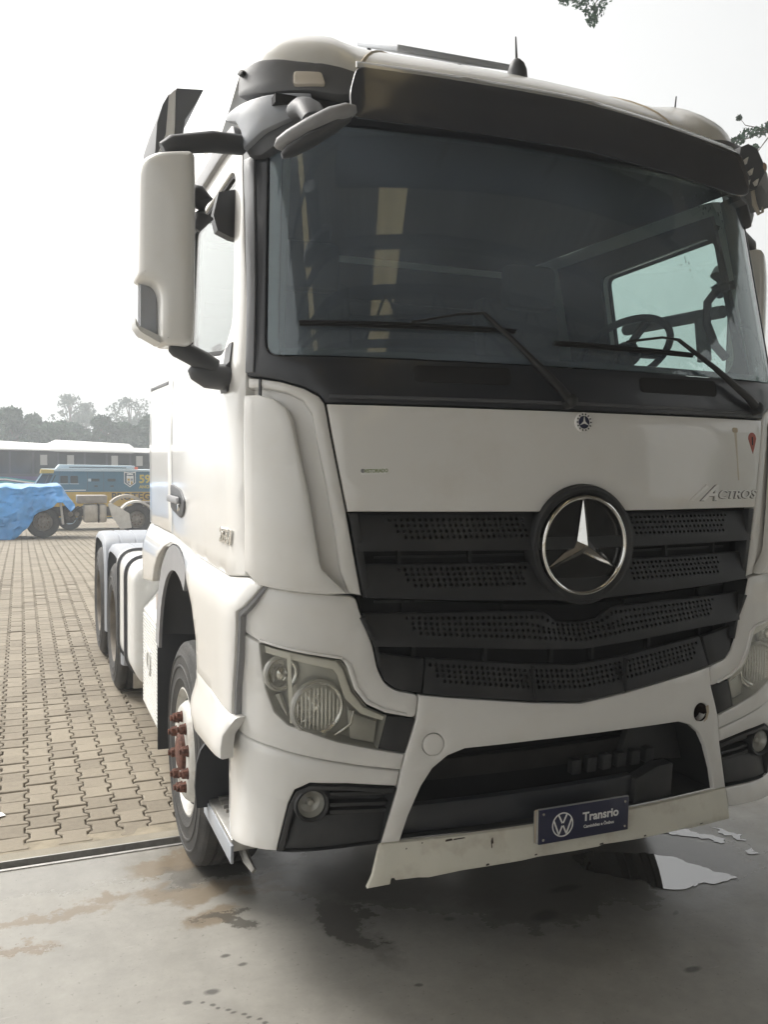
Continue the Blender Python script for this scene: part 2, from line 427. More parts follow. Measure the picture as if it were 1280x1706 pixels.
# --- black band, windscreen frame, cowl
A = [(-1.281, 2.190), (-1.218, 2.184), (-1.137, 2.172), (-1.057, 2.15), (-1.003, 2.124), (-.982, 2.098)]
B = [(-.70, 3.215), (-.90, 3.235), (-1.08, 3.29), (-1.30, 3.34), (-1.342, 3.03), (-1.312, 2.7), (-1.287, 2.45)]
frame_out = A+[(-p[0], p[1]) for p in A[::-1]]+[(-p[0], p[1]) for p in B[::-1]]+B
ws_hole = rc([(-1.20, 2.255), (1.20, 2.255), (1.20, 3.10), (-1.20, 3.10)], .06)
panel('windscreen_frame', frame_out, M['band'], truck, off=0, thick=.04, bev=.005, holes=[ws_hole])
panel('windscreen', inset(ws_hole, .006), M['ws'], truck, off=-.006, thick=.005, bev=0, step=.07, smooth=60)
def frit(sg):
    panel('pillar_trim', sided([(-1.283, 2.2), (-1.243, 2.2), (-1.243, 2.5), (-1.262, 2.99), (-1.325, 2.99), (-1.300, 2.7), (-1.285, 2.45)], sg), M['trimgrey'], truck, off=.006, thick=.01, bev=.003)
    panel('windscreen_border', sided([(-1.197, 2.26), (-1.15, 2.26), (-1.145, 3.09), (-1.197, 3.09)], sg), M['band'], truck, off=-.0125, thick=.003, bev=0)
both(frit)
panel('windscreen_border', [(-1.14, 2.26), (1.14, 2.26), (1.14, 2.285), (-1.14, 2.285)], M['band'], truck, off=-.0125, thick=.003, bev=0)
for a, b in ((-.667, -.292), (.284, .70)):
    panel('grip_recess', rc([(a, 2.178), (b, 2.178), (b, 2.242), (a, 2.236)], .02), M['black'], truck, off=.0035, thick=.01, bev=.003)
# seam in the cowl above the hood
panel('cowl_edge', line_strip([(-.97, 2.118), (-.5, 2.12), (0, 2.122), (.5, 2.12), (.97, 2.118)], .012), M['dgrey'], truck, off=.004, thick=.01, bev=.003)

# --- corner deflectors
DEF = [(-1.281, 2.186), (-1.218, 2.180), (-1.137, 2.168), (-1.057, 2.146), (-1.003, 2.119), (-.985, 2.095), (-.913, 1.722), (-.860, 1.438), (-.983, 1.447), (-1.078, 1.455), (-1.213, 1.470), (-1.281, 1.515)]
BLADE = [(-1.281, 2.122), (-1.217, 2.12), (-1.155, 2.104), (-1.112, 2.072), (-1.092, 2.03), (-1.046, 1.81), (-1.006, 1.56), (-.998, 1.534), (-.915, 1.450), (-.983, 1.448), (-1.078, 1.455), (-1.213, 1.470), (-1.281, 1.515)]
INNER = [(-1.281, 2.186), (-1.218, 2.180), (-1.137, 2.168), (-1.057, 2.146), (-1.003, 2.119), (-.985, 2.095), (-.913, 1.722), (-.860, 1.438), (-.905, 1.447), (-.936, 1.524), (-.957, 1.674), (-.990, 1.858), (-1.030, 2.06), (-1.062, 2.105), (-1.12, 2.13), (-1.2, 2.145), (-1.281, 2.148)]
def deflector(sg):
    d = panel('corner_deflector', sided(DEF, sg), PT, truck, off=-.034, thick=.02, bev=.004, step=.05)
    panel('deflector_flank', sided(INNER, sg), PT, d, off=lambda s, z: -.004, thick=.03, bev=.012, step=.045)
    panel('deflector_blade', sided(BLADE, sg), PT, d, off=lambda s, z: .014+.016*min(1, max(0, (1.30-abs(s))/.22)), thick=.055, bev=.013, step=.045)
    panel('deflector_slot', sided([(-1.222, 2.176), (-1.214, 2.176), (-1.214, 2.118), (-1.222, 2.118)], sg), M['dgrey'], d, off=.002, thick=.01, bev=0)
both(deflector)

# --- upper grille
bucket('grille_recess', [(-.903, 1.722), (-.853, 1.434), (-.43, 1.405), (0, 1.38), (.43, 1.405), (.853, 1.434), (.903, 1.722)], M['black'], truck, -.004, -.09)
def holes_rows(rows, r, pitch):
    out = []
    for i, row in enumerate(rows):
        (a, za), (b, zb) = row[0], row[-1]
        n = int((b-a)/pitch)
        for k in range(n+1):
            s = a+(k+(.5 if i % 2 else 0))*pitch
            if s > b: continue
            out.append((s, interp(row, s), r))
    return out
HR, HP = .0073, .0222
def louver(z0, z1, o0, o1): return lambda s, z: o0+(o1-o0)*min(1, max(0, (z1-z)/(z1-z0)))
def bar(name, outline, rows, o0, o1, zt, zb, skipc=0):
    hs = [h for h in holes_rows(rows, HR, HP) if abs(h[0]) > skipc]
    return panel(name, outline, PL, truck, off=lambda s, z: o0+(o1-o0)*min(1, max(0, (zt(s)-z)/(zt(s)-zb(s)))), thick=.014, bev=.004, bores=hs, step=.07)
def lin(k): return lambda s: interp(k, abs(s))
def zigrow(pts): return sorted([(-a, z) for a, z in pts if a > 0]+pts)
t1, b1 = lin([(0, 1.718), (1, 1.718)]), lin([(0, 1.587), (.9, 1.592)])
bar('grille_bar', [(-.900, 1.720), (-.876, 1.592), (-.5, 1.588), (-.2, 1.585), (.2, 1.585), (.5, 1.588), (.876, 1.592), (.900, 1.720)],
    [[(-.758, 1.697), (.758, 1.697)], [(-.745, 1.677), (.747, 1.677)], [(-.728, 1.657), (.735, 1.657)], [(-.713, 1.637), (.722, 1.637)]], -.032, .006, t1, b1, .235)
t2, b2 = lin([(0, 1.535), (.9, 1.545)]), lin([(0, 1.388), (.18, 1.400), (.5, 1.414), (.86, 1.432)])
bar('grille_bar', [(-.866, 1.545), (-.846, 1.433), (-.5, 1.414), (-.18, 1.402), (0, 1.392), (.18, 1.402), (.5, 1.414), (.846, 1.433), (.866, 1.545), (.2, 1.538), (-.2, 1.538)],
    [[(-.723, 1.525), (-.2, 1.520), (.2, 1.520), (.720, 1.525)], [(-.708, 1.507), (-.2, 1.501), (.2, 1.501), (.712, 1.507)], [(-.693, 1.488), (-.2, 1.482), (.2, 1.482), (.705, 1.488)], [(-.679, 1.470), (-.2, 1.463), (.2, 1.463), (.698, 1.470)]], -.030, .010, t2, b2, .232)
def gside(sg):
    panel('grille_cheek', sided([(-.905, 1.722), (-.874, 1.722), (-.832, 1.436), (-.855, 1.432)], sg), PL, truck, off=-.002, thick=.05, bev=.004)
    for s in (-.72, -.45): panel('grille_rib', sided([(s, 1.59), (s+.012, 1.59), (s+.012, 1.54), (s, 1.54)], sg), PL, truck, off=-.05, thick=.02, bev=0)
both(gside)
# --- lower grille
GL = [(-.868, 1.432), (-.872, 1.425), (-.857, 1.367), (-.816, 1.264), (-.800, 1.185), (-.776, 1.137), (-.738, 1.107), (-.652, 1.088), (-.554, 1.073), (-.204, 1.028), (0, 1.008)]
GLfull = GL+[(-p[0], p[1]) for p in GL[:-1][::-1]]+[(.43, 1.40), (0, 1.375), (-.43, 1.40)]
bucket('grille_recess', GLfull, M['black'], truck, -.006, -.11)
t3 = lin([(0, 1.305), (.09, 1.312), (.15, 1.356), (.5, 1.366), (.86, 1.372)]); b3 = lin([(0, 1.212), (.22, 1.223), (.5, 1.245), (.82, 1.262)])
S3 = [-.855, -.7, -.5, -.3, -.16, -.12, -.09, -.05, 0, .05, .09, .12, .16, .3, .5, .7, .855]
bar('grille_bar', [(s, t3(s)) for s in S3]+[(.817, 1.263), (.5, 1.245), (.22, 1.223), (0, 1.210), (-.22, 1.223), (-.5, 1.245), (-.817, 1.263)],
    [zigrow([(.02, 1.294), (.10, 1.300), (.16, 1.334), (.69, 1.351)]), zigrow([(0, 1.277), (.12, 1.284), (.22, 1.312), (.68, 1.334)]), zigrow([(0, 1.260), (.22, 1.288), (.668, 1.317)]), zigrow([(0, 1.242), (.22, 1.266), (.655, 1.300)])],
    -.035, .008, t3, b3)
t4 = lin([(0, 1.146), (.2, 1.160), (.5, 1.194), (.62, 1.206), (.80, 1.235)]); b4 = lin([(0, 1.008), (.2, 1.028), (.55, 1.073), (.74, 1.107), (.79, 1.17)])
bar('grille_bar', [(-.62, 1.206), (-.5, 1.194), (-.2, 1.160), (0, 1.144), (.2, 1.160), (.5, 1.194), (.62, 1.206), (.640, 1.090), (.554, 1.075), (.204, 1.031), (0, 1.011), (-.204, 1.031), (-.554, 1.075), (-.640, 1.090)],
    [zigrow([(0, 1.122), (.2, 1.137), (.605, 1.183)]), zigrow([(0, 1.103), (.2, 1.118), (.592, 1.165)]), zigrow([(0, 1.084), (.2, 1.099), (.58, 1.146)]), zigrow([(0, 1.065), (.2, 1.080), (.566, 1.127)])],
    -.028, .006, t4, b4)
def gcorner(sg):
    panel('grille_corner', sided([(-.806, 1.234), (-.627, 1.205), (-.646, 1.090), (-.738, 1.110), (-.776, 1.139), (-.797, 1.185)], sg), PL, truck, off=lambda s, z: -.024+.028*min(1, max(0, (1.22-z)/.11)), thick=.02, bev=.004)
    panel('grille_cheek', sided([(-.868, 1.362), (-.847, 1.366), (-.802, 1.262), (-.786, 1.19), (-.800, 1.185), (-.816, 1.264)], sg), PL, truck, off=.0, thick=.05, bev=.003)
    panel('grille_seam', sided(line_strip([(-.208, 1.158), (-.202, 1.03)], .005), sg), M['black'], truck, off=.0075, thick=.02, bev=0)
    for s in (-.66, -.38, -.1): panel('grille_rib', sided([(s, 1.24), (s+.014, 1.24), (s+.014, 1.15), (s, 1.15)], sg), PL, truck, off=-.06, thick=.02, bev=0)
    for s in (-.7, -.3): panel('grille_rib', sided([(s, 1.42), (s+.05, 1.42), (s+.05, 1.34), (s, 1.34)], sg), M['black'], truck, off=-.07, thick=.02, bev=0)
both(gcorner)
for z0 in (1.40, 1.56): panel('grille_rib', [(-.8, z0), (.8, z0), (.8, z0+.008), (-.8, z0+.008)], PL, truck, off=-.07, thick=.01, bev=0)

# --- the big star
ST = Vector((0, .052, 1.598))
star = empty('star_emblem', ST); star.parent = truck
def srf(x, h, z): return Vector((x, -h, z))
bm = bmesh.new(); lathe(bm, [(-.05, .224), (.006, .224), (.016, .219), (.018, .208), (.012, .197), (.004, .192), (.0, .188), (-.03, .186)], (0, 0, 0), (0, -1, 0), 72)
obj('emblem_surround', bm, PL, star)
bm = bmesh.new(); lathe(bm, [(-.02, .188), (-.004, .184), (-.002, .1), (0, 0)], (0, 0, 0), (0, -1, 0), 64)
obj('emblem_backing', bm, mat('emblem_black', (.012, .012, .013), .22, 0, .5), star)
bm = bmesh.new(); prof = [(.012+.011*math.sin(t), .179+.0085*math.cos(t)) for t in [2*math.pi*k/12 for k in range(12)]]
lathe(bm, prof, (0, 0, 0), (0, -1, 0), 80, close=True); obj('emblem_ring', bm, M['chrome'], star)
bm = bmesh.new()
cen = bm.verts.new(srf(0, .034, 0)); tips = []; val = []
for k in range(3):
    a = math.pi/2+k*2*math.pi/3
    tips.append((bm.verts.new(srf(.172*math.cos(a), .014, .172*math.sin(a))), bm.verts.new(srf(.172*math.cos(a)+.004*math.sin(a), .003, .172*math.sin(a)-.004*math.cos(a))), bm.verts.new(srf(.172*math.cos(a)-.004*math.sin(a), .003, .172*math.sin(a)+.004*math.cos(a)))))
    b = a+math.pi/3; val.append(bm.verts.new(srf(.031*math.cos(b), .004, .031*math.sin(b))))
for k in range(3):
    t, tr, tl = tips[k]
    bm.faces.new((cen, val[k-1], tr, t)); bm.faces.new((cen, t, tl, val[k]))
obj('emblem_star', bm, M['chrome'], star, smooth=0)
# --- small round badge on the hood
bd = skin(.005, 2.053, .001)
badge = empty('hood_badge', bd); badge.parent = truck; badge.rotation_euler = (R(-4), 0, 0)
bm = bmesh.new(); lathe(bm, [(-.004, .0375), (.004, .0375), (.006, .035), (.004, .024), (.004, 0)], (0, 0, 0), (0, -1, 0), 40); obj('badge_disc', bm, M['silver'], badge)
bm = bmesh.new(); lathe(bm, [(.0046, .024), (.0052, .0235), (.0052, 0)], (0, 0, 0), (0, -1, 0), 32); obj('badge_field', bm, M['navy'], badge)
bm = bmesh.new()
for k in range(3):
    a = math.pi/2+k*2*math.pi/3
    prism(bm, [(.0235*math.cos(a), .0235*math.sin(a)), (.005*math.cos(a+1.05), .005*math.sin(a+1.05)), (0, 0), (.005*math.cos(a-1.05), .005*math.sin(a-1.05))], .0056, .0075, lambda x, z, h: srf(x, h, z))
obj('badge_star', bm, M['silver'], badge, smooth=0)
bm = bmesh.new()
for k in range(14):
    a = 2*math.pi*k/14
    if abs(math.sin(a*1.0)) < 2: prism(bm, [(.030*math.cos(a)+dx*math.cos(a)-dz*math.sin(a), .030*math.sin(a)+dx*math.sin(a)+dz*math.cos(a)) for dx, dz in ((-.003, -.0025), (.003, -.0025), (.003, .0025), (-.003, .0025))], .004, .0062, lambda x, z, h: srf(x, h, z))
obj('badge_laurel', bm, M['ink'], badge, smooth=0)
# --- chrome lettering and stickers
def on_skin(s0, z0, off, sg=1, slope=0): return lambda x, y, h: skin(s0+x*sg, z0+y+x*slope, off+h)
LETTER_SHADOW = mat('badge_shadow', (.10, .095, .09), .4, .3)  # dark backing: the letters' shadow put into the colour
text_on('lettering_shadow', 'A', .086, on_skin(.623, 1.785, .001), LETTER_SHADOW, truck, shear=.55, sx=1.45, ext=.001, bold=.0030)
text_on('lettering_shadow', 'CTROS', .047, on_skin(.789, 1.780, .001), LETTER_SHADOW, truck, shear=.28, sx=1.55, ext=.001, bold=.0016)
text_on('model_lettering', 'A', .086, on_skin(.625, 1.786, .003), M['silver'], truck, shear=.55, sx=1.45, ext=.004, bold=.002)
text_on('model_lettering', 'CTROS', .047, on_skin(.790, 1.781, .003), M['silver'], truck, shear=.28, sx=1.55, ext=.003, bold=.0006)
panel('model_lettering', [(.510, 1.757), (.532, 1.757), (.622, 1.813), (.608, 1.820)], M['silver'], truck, off=.006, thick=.006, bev=.001)
text_on('model_lettering', '2651', .075, lambda x, y, h: skin(-1.468+x, 1.618+y, .004+h), M['chrome'], truck, shear=.2, sx=1.25, ext=.003, bold=.0015)
st = panel('sticker', [(-.862, 1.852), (-.770, 1.856), (-.770, 1.878), (-.862, 1.874)], M['white'], truck, off=.0008, thick=.0008, bev=0)
text_on('sticker_print', 'VISTORIADO', .0175, on_skin(-.808, 1.866, .0014, 1, .04), M['green'], st, ext=.0002, bold=.0003, sx=.82)
text_on('sticker_print', '®', .018, on_skin(-.855, 1.865, .0014), M['ink'], st, ext=.0002, bold=.0003)
pin = [(.899+.026*math.cos(t)*(1 if math.sin(t) > 0 else (1-.0*t)), 2.012+.026*math.sin(t)) for t in [math.pi*k/12 for k in range(13)]]+[(.884, 1.985), (.901, 1.950), (.915, 1.985)]
ps = panel('sticker', pin, M['red'], truck, off=.0008, thick=.0008, bev=0)
panel('sticker_print', rc([(.895, 1.985), (.903, 1.985), (.903, 2.02), (.895, 2.02)], .003), M['ink'], ps, off=.0014, thick=.0004, bev=0)
panel('dirt_streak', [(.785, 2.04), (.80, 2.04), (.803, 1.93), (.81, 1.84), (.803, 1.84), (.797, 1.93)], mat('dirt_streak', (.58, .52, .42), .5), truck, off=.0006, thick=.0006, bev=0)
panel('dirt_streak', rc([(.775, 2.055), (.808, 2.055), (.808, 2.035), (.775, 2.035)], .008), M['brown'], truck, off=.0009, thick=.0006, bev=0)

# --- lamp surround, lamps, bumper corners
SUR = [(-1.213, 1.466), (-1.078, 1.452), (-.983, 1.444), (-.880, 1.434), (-.861, 1.367), (-.820, 1.264), (-.803, 1.183), (-.779, 1.133), (-.740, 1.103), (-.654, 1.085), (-.667, 1.001), (-.779, 1.028), (-.846, 1.062), (-.887, 1.116), (-.913, 1.196), (-.928, 1.219), (-1.103, 1.249), (-1.227, 1.275), (-1.328, 1.307), (-1.318, 1.345), (-1.285, 1.42)]
HLP = [(-1.330, 1.300), (-1.227, 1.268), (-1.218, 1.204), (-1.202, 1.114), (-1.169, 1.036), (-1.116, .993), (-1.045, .972), (-.949, .937), (-.807, .900), (-.708, .877), (-.722, .821), (-.848, .843), (-1.045, .885), (-1.178, .913), (-1.374, .938), (-1.352, 1.1)]
HL = [(-1.224, 1.266), (-1.103, 1.246), (-.931, 1.216), (-.911, 1.188), (-.883, 1.105), (-.841, 1.052), (-.772, 1.018), (-.805, .903), (-.947, .940), (-1.043, .975), (-1.114, .996), (-1.167, 1.039), (-1.2, 1.116), (-1.216, 1.204)]
BLK = [(-.769, 1.017), (-.667, .999), (-.706, .880), (-.803, .904)]
CORN = [(-1.374, .933), (-1.178, .908), (-1.045, .880), (-.848, .838), (-.724, .816), (-.735, .762), (-.914, .785), (-1.044, .792), (-1.098, .766), (-1.121, .716), (-1.166, .540), (-1.281, .526), (-1.498, .486), (-1.492, .86), (-1.45, .905)]
FOG = [(-1.164, .540), (-1.119, .715), (-1.096, .763), (-1.044, .788), (-.914, .781), (-.735, .758), (-.790, .561), (-.977, .553)]
def rel(px, base, o): return base+o
def lamp_side(sg):
    S = lambda p: sided(p, sg)
    sur = panel('lamp_surround', S(rc(SUR, .02, 3)), PT, truck, off=lambda s, z: -.012+.010*min(1, max(0, (1.46-z)/.12)), thick=.04, bev=.009, step=.05)
    panel('lamp_surround_lip', S([(-1.10, 1.262), (-.93, 1.233), (-.895, 1.205), (-.872, 1.125), (-.835, 1.075), (-.775, 1.043), (-.70, 1.024), (-.70, 1.012), (-.779, 1.030), (-.846, 1.064), (-.887, 1.118), (-.913, 1.198), (-.928, 1.221), (-1.103, 1.251), (-1.22, 1.275), (-1.22, 1.285)]), PT, sur, off=.006, thick=.02, bev=.005)
    panel('lamp_apron', S(HLP), PT, truck, off=-.002, thick=.04, bev=.008, step=.05)
    hl = empty('headlight', (0, 0, 0)); hl.parent = truck
    bucket('lamp_housing', S(HL), M['lamp_dark'], hl, -.006, -.075)
    panel('lamp_lens', S(rc(HL, .015, 3)), M['lens'], hl, off=-.003, thick=.004, bev=0, step=.05)
    panel('lamp_strip', S([(-1.219, 1.258), (-1.103, 1.238), (-.945, 1.210), (-.922, 1.180), (-.893, 1.102), (-.850, 1.047), (-.775, 1.010), (-.782, .996), (-.862, 1.025), (-.915, 1.080), (-.943, 1.160), (-.958, 1.182), (-1.103, 1.213), (-1.212, 1.232)]), M['drl'], hl, off=-.022, thick=.02, bev=.004)
    for (s, z, r, mm, dd) in ((-1.012, 1.048, .083, 'reflv', .05), (-1.147, 1.163, .048, 'refl', .04)):
        c = skin(s*(-sg), z, -.028); c.y += .008
        bm = bmesh.new(); lathe(bm, [(.004, r+.012), (.008, r+.006), (.003, r)]+[(-dd*(1-(k/8)**2), r*(1-k/8)) for k in range(1, 8)][::1]+[(-dd*.3, .012), (-.001, .011), (.004, 0)], c, (0.10*(-sg), -1, 0), 44)
        for v_ in bm.verts:
            if (v_.co-c).length > .02 and (v_.co-c).length < r*.97: v_.co += Vector(rng.normal(0, .0030, 3))
        obj('reflector', bm, M[mm], hl, 0, recalc=False)
        bm = bmesh.new(); lathe(bm, [(-.01, r+.016), (.006, r+.015), (.010, r+.009), (.006, r+.004)], c, (0.10*(-sg), -1, 0), 44); obj('reflector_rim', bm, M['lamp_dark'], hl)
        if mm == 'reflv':
            bm = bmesh.new()
            for k in range(-5, 6):
                x_ = k*.0145; hh = math.sqrt(max(0, .078**2-x_**2))
                if hh > .02: tube(bm, [c+Vector((x_, -.002, -hh)), c+Vector((x_, -.004, -hh*.3)), c+Vector((x_, -.004, hh*.3)), c+Vector((x_, -.002, hh*.9))], [.0022, .0034, .0030, .0020], 6)
            tag(obj('lamp_flutes', bm, M['lens_flute'], hl), kind='stuff')
        if mm == 'refl':
            bm = bmesh.new(); lathe(bm, [(.0, .024), (.012, .022), (.018, .012), (.02, 0)], c, (0.1*(-sg), -1, 0), 24); obj('bulb_shield', bm, M['chrome'], hl)
    panel('lamp_fin', S([(-.905, 1.045), (-.862, 1.015), (-.80, .992), (-.812, .915), (-.90, .938)]), M['lamp_dark'], hl, off=-.035, thick=.02, bev=.006)
    panel('lamp_fin', S(line_strip([(-.882, 1.035), (-.895, .99), (-.955, .952)], .008)), M['chrome'], hl, off=-.028, thick=.02, bev=.002)
    panel('lamp_fin', S([(-1.185, 1.085), (-1.165, 1.09), (-1.13, 1.01), (-1.155, 1.04)]), M['drl'], hl, off=-.04, thick=.02, bev=.002)
    panel('lens_reflection', S(line_strip([(-1.114, 1.240), (-1.106, 1.000)], .014)), M['drl'], hl, off=-.0085, thick=.002, bev=0)  # pale strip painting the vertical reflection along the lens crease
    panel('lamp_blank', S(BLK), PL, truck, off=-.004, thick=.04, bev=.005)
    panel('bumper_corner', S(CORN), PT, truck, off=lambda s, z: -.004-.035*min(1, max(0, (z-.80-.10*min(1, max(0, (abs(s)-.75)/.6)))/.075))**2*min(1, max(0, (abs(s)-.80)/.3)), thick=.04, bev=.009, step=.045)
    fo = bucket('fog_lamp_recess', S(FOG), PL, truck, -.003, lambda s, z: -.085 if z > .67 else -.045)
    panel('fog_lower_plate', S([(-1.14, .548), (-1.105, .668), (-.762, .668), (-.79, .566), (-.977, .557)]), PL, fo, off=lambda s, z: -.012-.02*(z-.55)/.12, thick=.05, bev=.006)
    panel('fog_frame', S([(-1.161, .542), (-1.117, .715), (-1.094, .761), (-1.044, .785), (-.914, .778), (-.738, .755), (-.744, .738), (-.914, .762), (-1.035, .768), (-1.076, .748), (-1.098, .71), (-1.138, .545)]), PL, fo, off=-.001, thick=.06, bev=.004)
    for z0, o in ((.742, -.04), (.706, -.035), (.682, -.03)):
        panel('fog_louvre', S([(-.97, z0), (-.755, z0-.008), (-.762, z0-.022), (-.97, z0-.014)]), PL, fo, off=o, thick=.035, bev=.003)
    c = skin(1.037*sg, .711, -.012)
    fl = empty('fog_lamp', c); fl.parent = truck
    ax = (0.06*sg, -1, 0)
    bm = bmesh.new(); lathe(bm, [(-.07, .062), (.0, .062), (.006, .058), (.002, .050), (-.012, .047)], (0, 0, 0), ax, 36); obj('lamp_bezel', bm, PL, fl)
    bm = bmesh.new(); lathe(bm, [(-.008, .047), (-.03, .035), (-.045, .012), (-.02, .01), (-.018, 0)], (0, 0, 0), ax, 36); obj('reflector', bm, M['lamp_dark'], fl, 0, recalc=False)
    bm = bmesh.new(); lathe(bm, [(-.008, .0475), (-.002, .04), (.004, .02), (.006, 0)], (0, 0, 0), ax, 36); obj('lamp_lens', bm, M['lens'], fl)
both(lamp_side)

# --- bumper centre, towing eye cover and hole, lower opening
top = [(-.652, 1.084), (-.554, 1.069), (-.204, 1.024), (0, 1.004), (.204, 1.024), (.554, 1.069), (.652, 1.084)]
seamR = [(.663, 1.002), (.706, .879), (.731, .758), (.790, .560)]
opn = [(.720, .560), (.690, .652), (.644, .757), (.603, .818), (.546, .860), (.481, .880), (.2, .883)]
BC = [(-p[0], p[1]) for p in seamR[::-1]]+top+seamR+opn+[(-p[0], p[1]) for p in opn[::-1]]
circ = lambda c, r, n=28: [(c[0]+r*math.cos(2*math.pi*k/n), c[1]+r*math.sin(2*math.pi*k/n)) for k in range(n)]
bumper = panel('bumper_centre', BC, PT, truck, off=0, thick=.035, bev=.007, holes=[circ((-.602, .905), .0405), circ((.602, .905), .036)], step=.05)
panel('towing_eye_cover', circ((-.602, .905), .0388), PT, bumper, off=.0, thick=.012, bev=.002, step=.02)
bm = bmesh.new(); lathe(bm, [(.0005, .0358), (-.04, .034), (-.10, .033), (-.10, 0)], skin(.602, .905, 0), skin_n(.602, .905), 28); obj('towing_eye_tube', bm, mat('rusty_tube', (.022, .012, .009), .9, var=.4, vscale=30, spec=.1), bumper, 0, recalc=False)
panel('chipped_paint', [(.63, .925), (.645, .93), (.648, .900), (.641, .872), (.622, .862), (.628, .875), (.637, .9)], M['brown'], bumper, off=.0012, thick=.0015, bev=0)
OP = [(-.716, .562), (-.690, .652), (-.644, .757), (-.603, .818), (-.546, .860), (-.481, .880), (.481, .880), (.546, .860), (.603, .818), (.644, .757), (.690, .652), (.716, .562)]
op = bucket('lower_intake', OP, M['black'], truck, -.02, -.24)
panel('intake_plate', [(-.70, .562), (-.67, .665), (.30, .672), (.30, .560)], M['band'], op, off=-.05, thick=.03, bev=.006)
panel('intake_plate', rc([(.30, .56), (.30, .66), (.42, .70), (.50, .70), (.50, .56)], .01), M['plastic'], op, off=-.03, thick=.05, bev=.006)
for k in range(6):
    s = .04+k*.075
    panel('intake_slot', rc([(s, .685), (s+.045, .685), (s+.045, .745), (s, .745)], .008), M['plastic'], op, off=-.10, thick=.03, bev=.003)
panel('intake_beam', [(-.62, .70), (.66, .70), (.62, .78), (-.60, .78)], mat('beam_dark', (.018, .016, .015), .7, var=.3, vscale=12), op, off=-.17, thick=.03, bev=.006)
panel('intake_beam', [(.30, .70), (.66, .66), (.60, .82), (.34, .84)], M['plastic'], op, off=-.13, thick=.03, bev=.006)
panel('intake_beam', [(-.50, .86), (.50, .86), (.49, .845), (-.5, .845)], M['plastic'], op, off=-.09, thick=.03, bev=.004)

# --- loose cream spoiler lip under the bumper (chipped lower edge, hanging left end)
SP = [(-.846, .420), (-.826, .462), (-.797, .548), (-.788, .558), (.786, .558), (.778, .455), (.781, .441), (.55, .444), (.53, .4485), (.30, .450), (.1, .458), (.082, .453), (-.19, .455), (-.25, .4505), (-.5, .446), (-.62, .436), (-.66, .4405), (-.742, .440), (-.748, .449), (-.758, .448), (-.762, .427)]
spo = panel('spoiler_lip', SP, M['paint2'], truck, off=lambda s, z: .004+.035*min(1, max(0, (.555-z)/.10)), thick=.02, bev=.004, step=.045)
RU = mat('chip_dark', (.035, .022, .015), .8)
for (s, z, w, h) in ((-.55, .566-.02, .03, .008), (-.52, .548, .05, .005), (-.368, .520, .006, .022), (-.372, .506, .004, .03), (-.40, .452, .014, .008), (.086, .459, .02, .006), (.30, .456, .012, .006), (-.64, .548, .006, .005), (-.70, .535, .005, .006), (-.20, .462, .012, .005), (.60, .452, .02, .004)):
    panel('paint_chip', rc([(s, z), (s+w, z+.002), (s+w*.9, z+h), (s+w*.1, z+h*.8)], min(w, h)*.3, 2), RU, spo, off=lambda s, z: .0048+.035*min(1, max(0, (.555-z)/.10)), thick=.001, bev=0)
panel('bumper_lip', [(.792, .556), (.95, .548), (1.10, .546), (1.26, .535), (1.49, .49), (1.30, .470), (1.10, .462), (.93, .470), (.800, .478)], PT, truck, off=lambda s, z: .0+.02*min(1, max(0, (.55-z)/.08)), thick=.03, bev=.006, step=.05)

# --- dealer plate (stacked on older plates)
pl = empty('dealer_plate', (.011, .012, .566)); pl.parent = truck
boxo('plate_board', (0, 0, 0), (.40, .008, .130), M['navy'], pl, .002)
boxo('plate_edge', (0, .002, .0655), (.40, .010, .0022), M['grey'], pl)
for i, (mm, dx) in enumerate((('paint2', -.004), ('lamp_dark', -.008), ('brown', -.011), ('lamp_dark', -.013))):
    boxo('stacked_plate', (dx, (.0065+.0035*i), -.004*(i % 2)), (.392, .0022, .122), M[mm], pl)
def pfn(x0, z0): return lambda x, y, h: Vector((x0+x, -.0042-h, z0+y))
text_on('plate_lettering', 'Transrio', .046, pfn(.072, .012), M['white'], pl, ext=.0004, bold=.0013, sx=1.02)
text_on('plate_lettering', 'Caminhões e Ônibus', .0165, pfn(.064, -.024), M['white'], pl, ext=.0004, bold=.0003, sx=.98)
bm = bmesh.new(); lathe(bm, [(0, .046), (.0012, .046), (.0012, .0415), (0, .0415)], (-.098, -.0041, -.002), (0, -1, 0), 48)
def stroke(bm, p, q, w):
    p, q = Vector(p), Vector(q); d = (q-p).normalized(); n = Vector((-d.y, d.x))*w/2
    prism(bm, [p+n, q+n, q-n, p-n], .0001, .0012, lambda x, z, h: Vector((-.098+x, -.0041-h, -.002+z)))
for sgn in (-1, 1):
    stroke(bm, (sgn*.0185, .039), (sgn*.002, .006), .0062); stroke(bm, (sgn*.0385, .0185), (sgn*.0165, -.036), .0062)
    stroke(bm, (sgn*.0165, -.036), (sgn*.002, -.004), .0062)
obj('plate_roundel', bm, M['white'], pl, smooth=0)
for x in (-.182, .182):
    for z in (-.048, .048):
        bm = bmesh.new(); lathe(bm, [(0, .0055), (.0025, .005), (.003, 0)], (x, -.004, z), (0, -1, 0), 12); obj('plate_screw', bm, M['chrome'], pl)

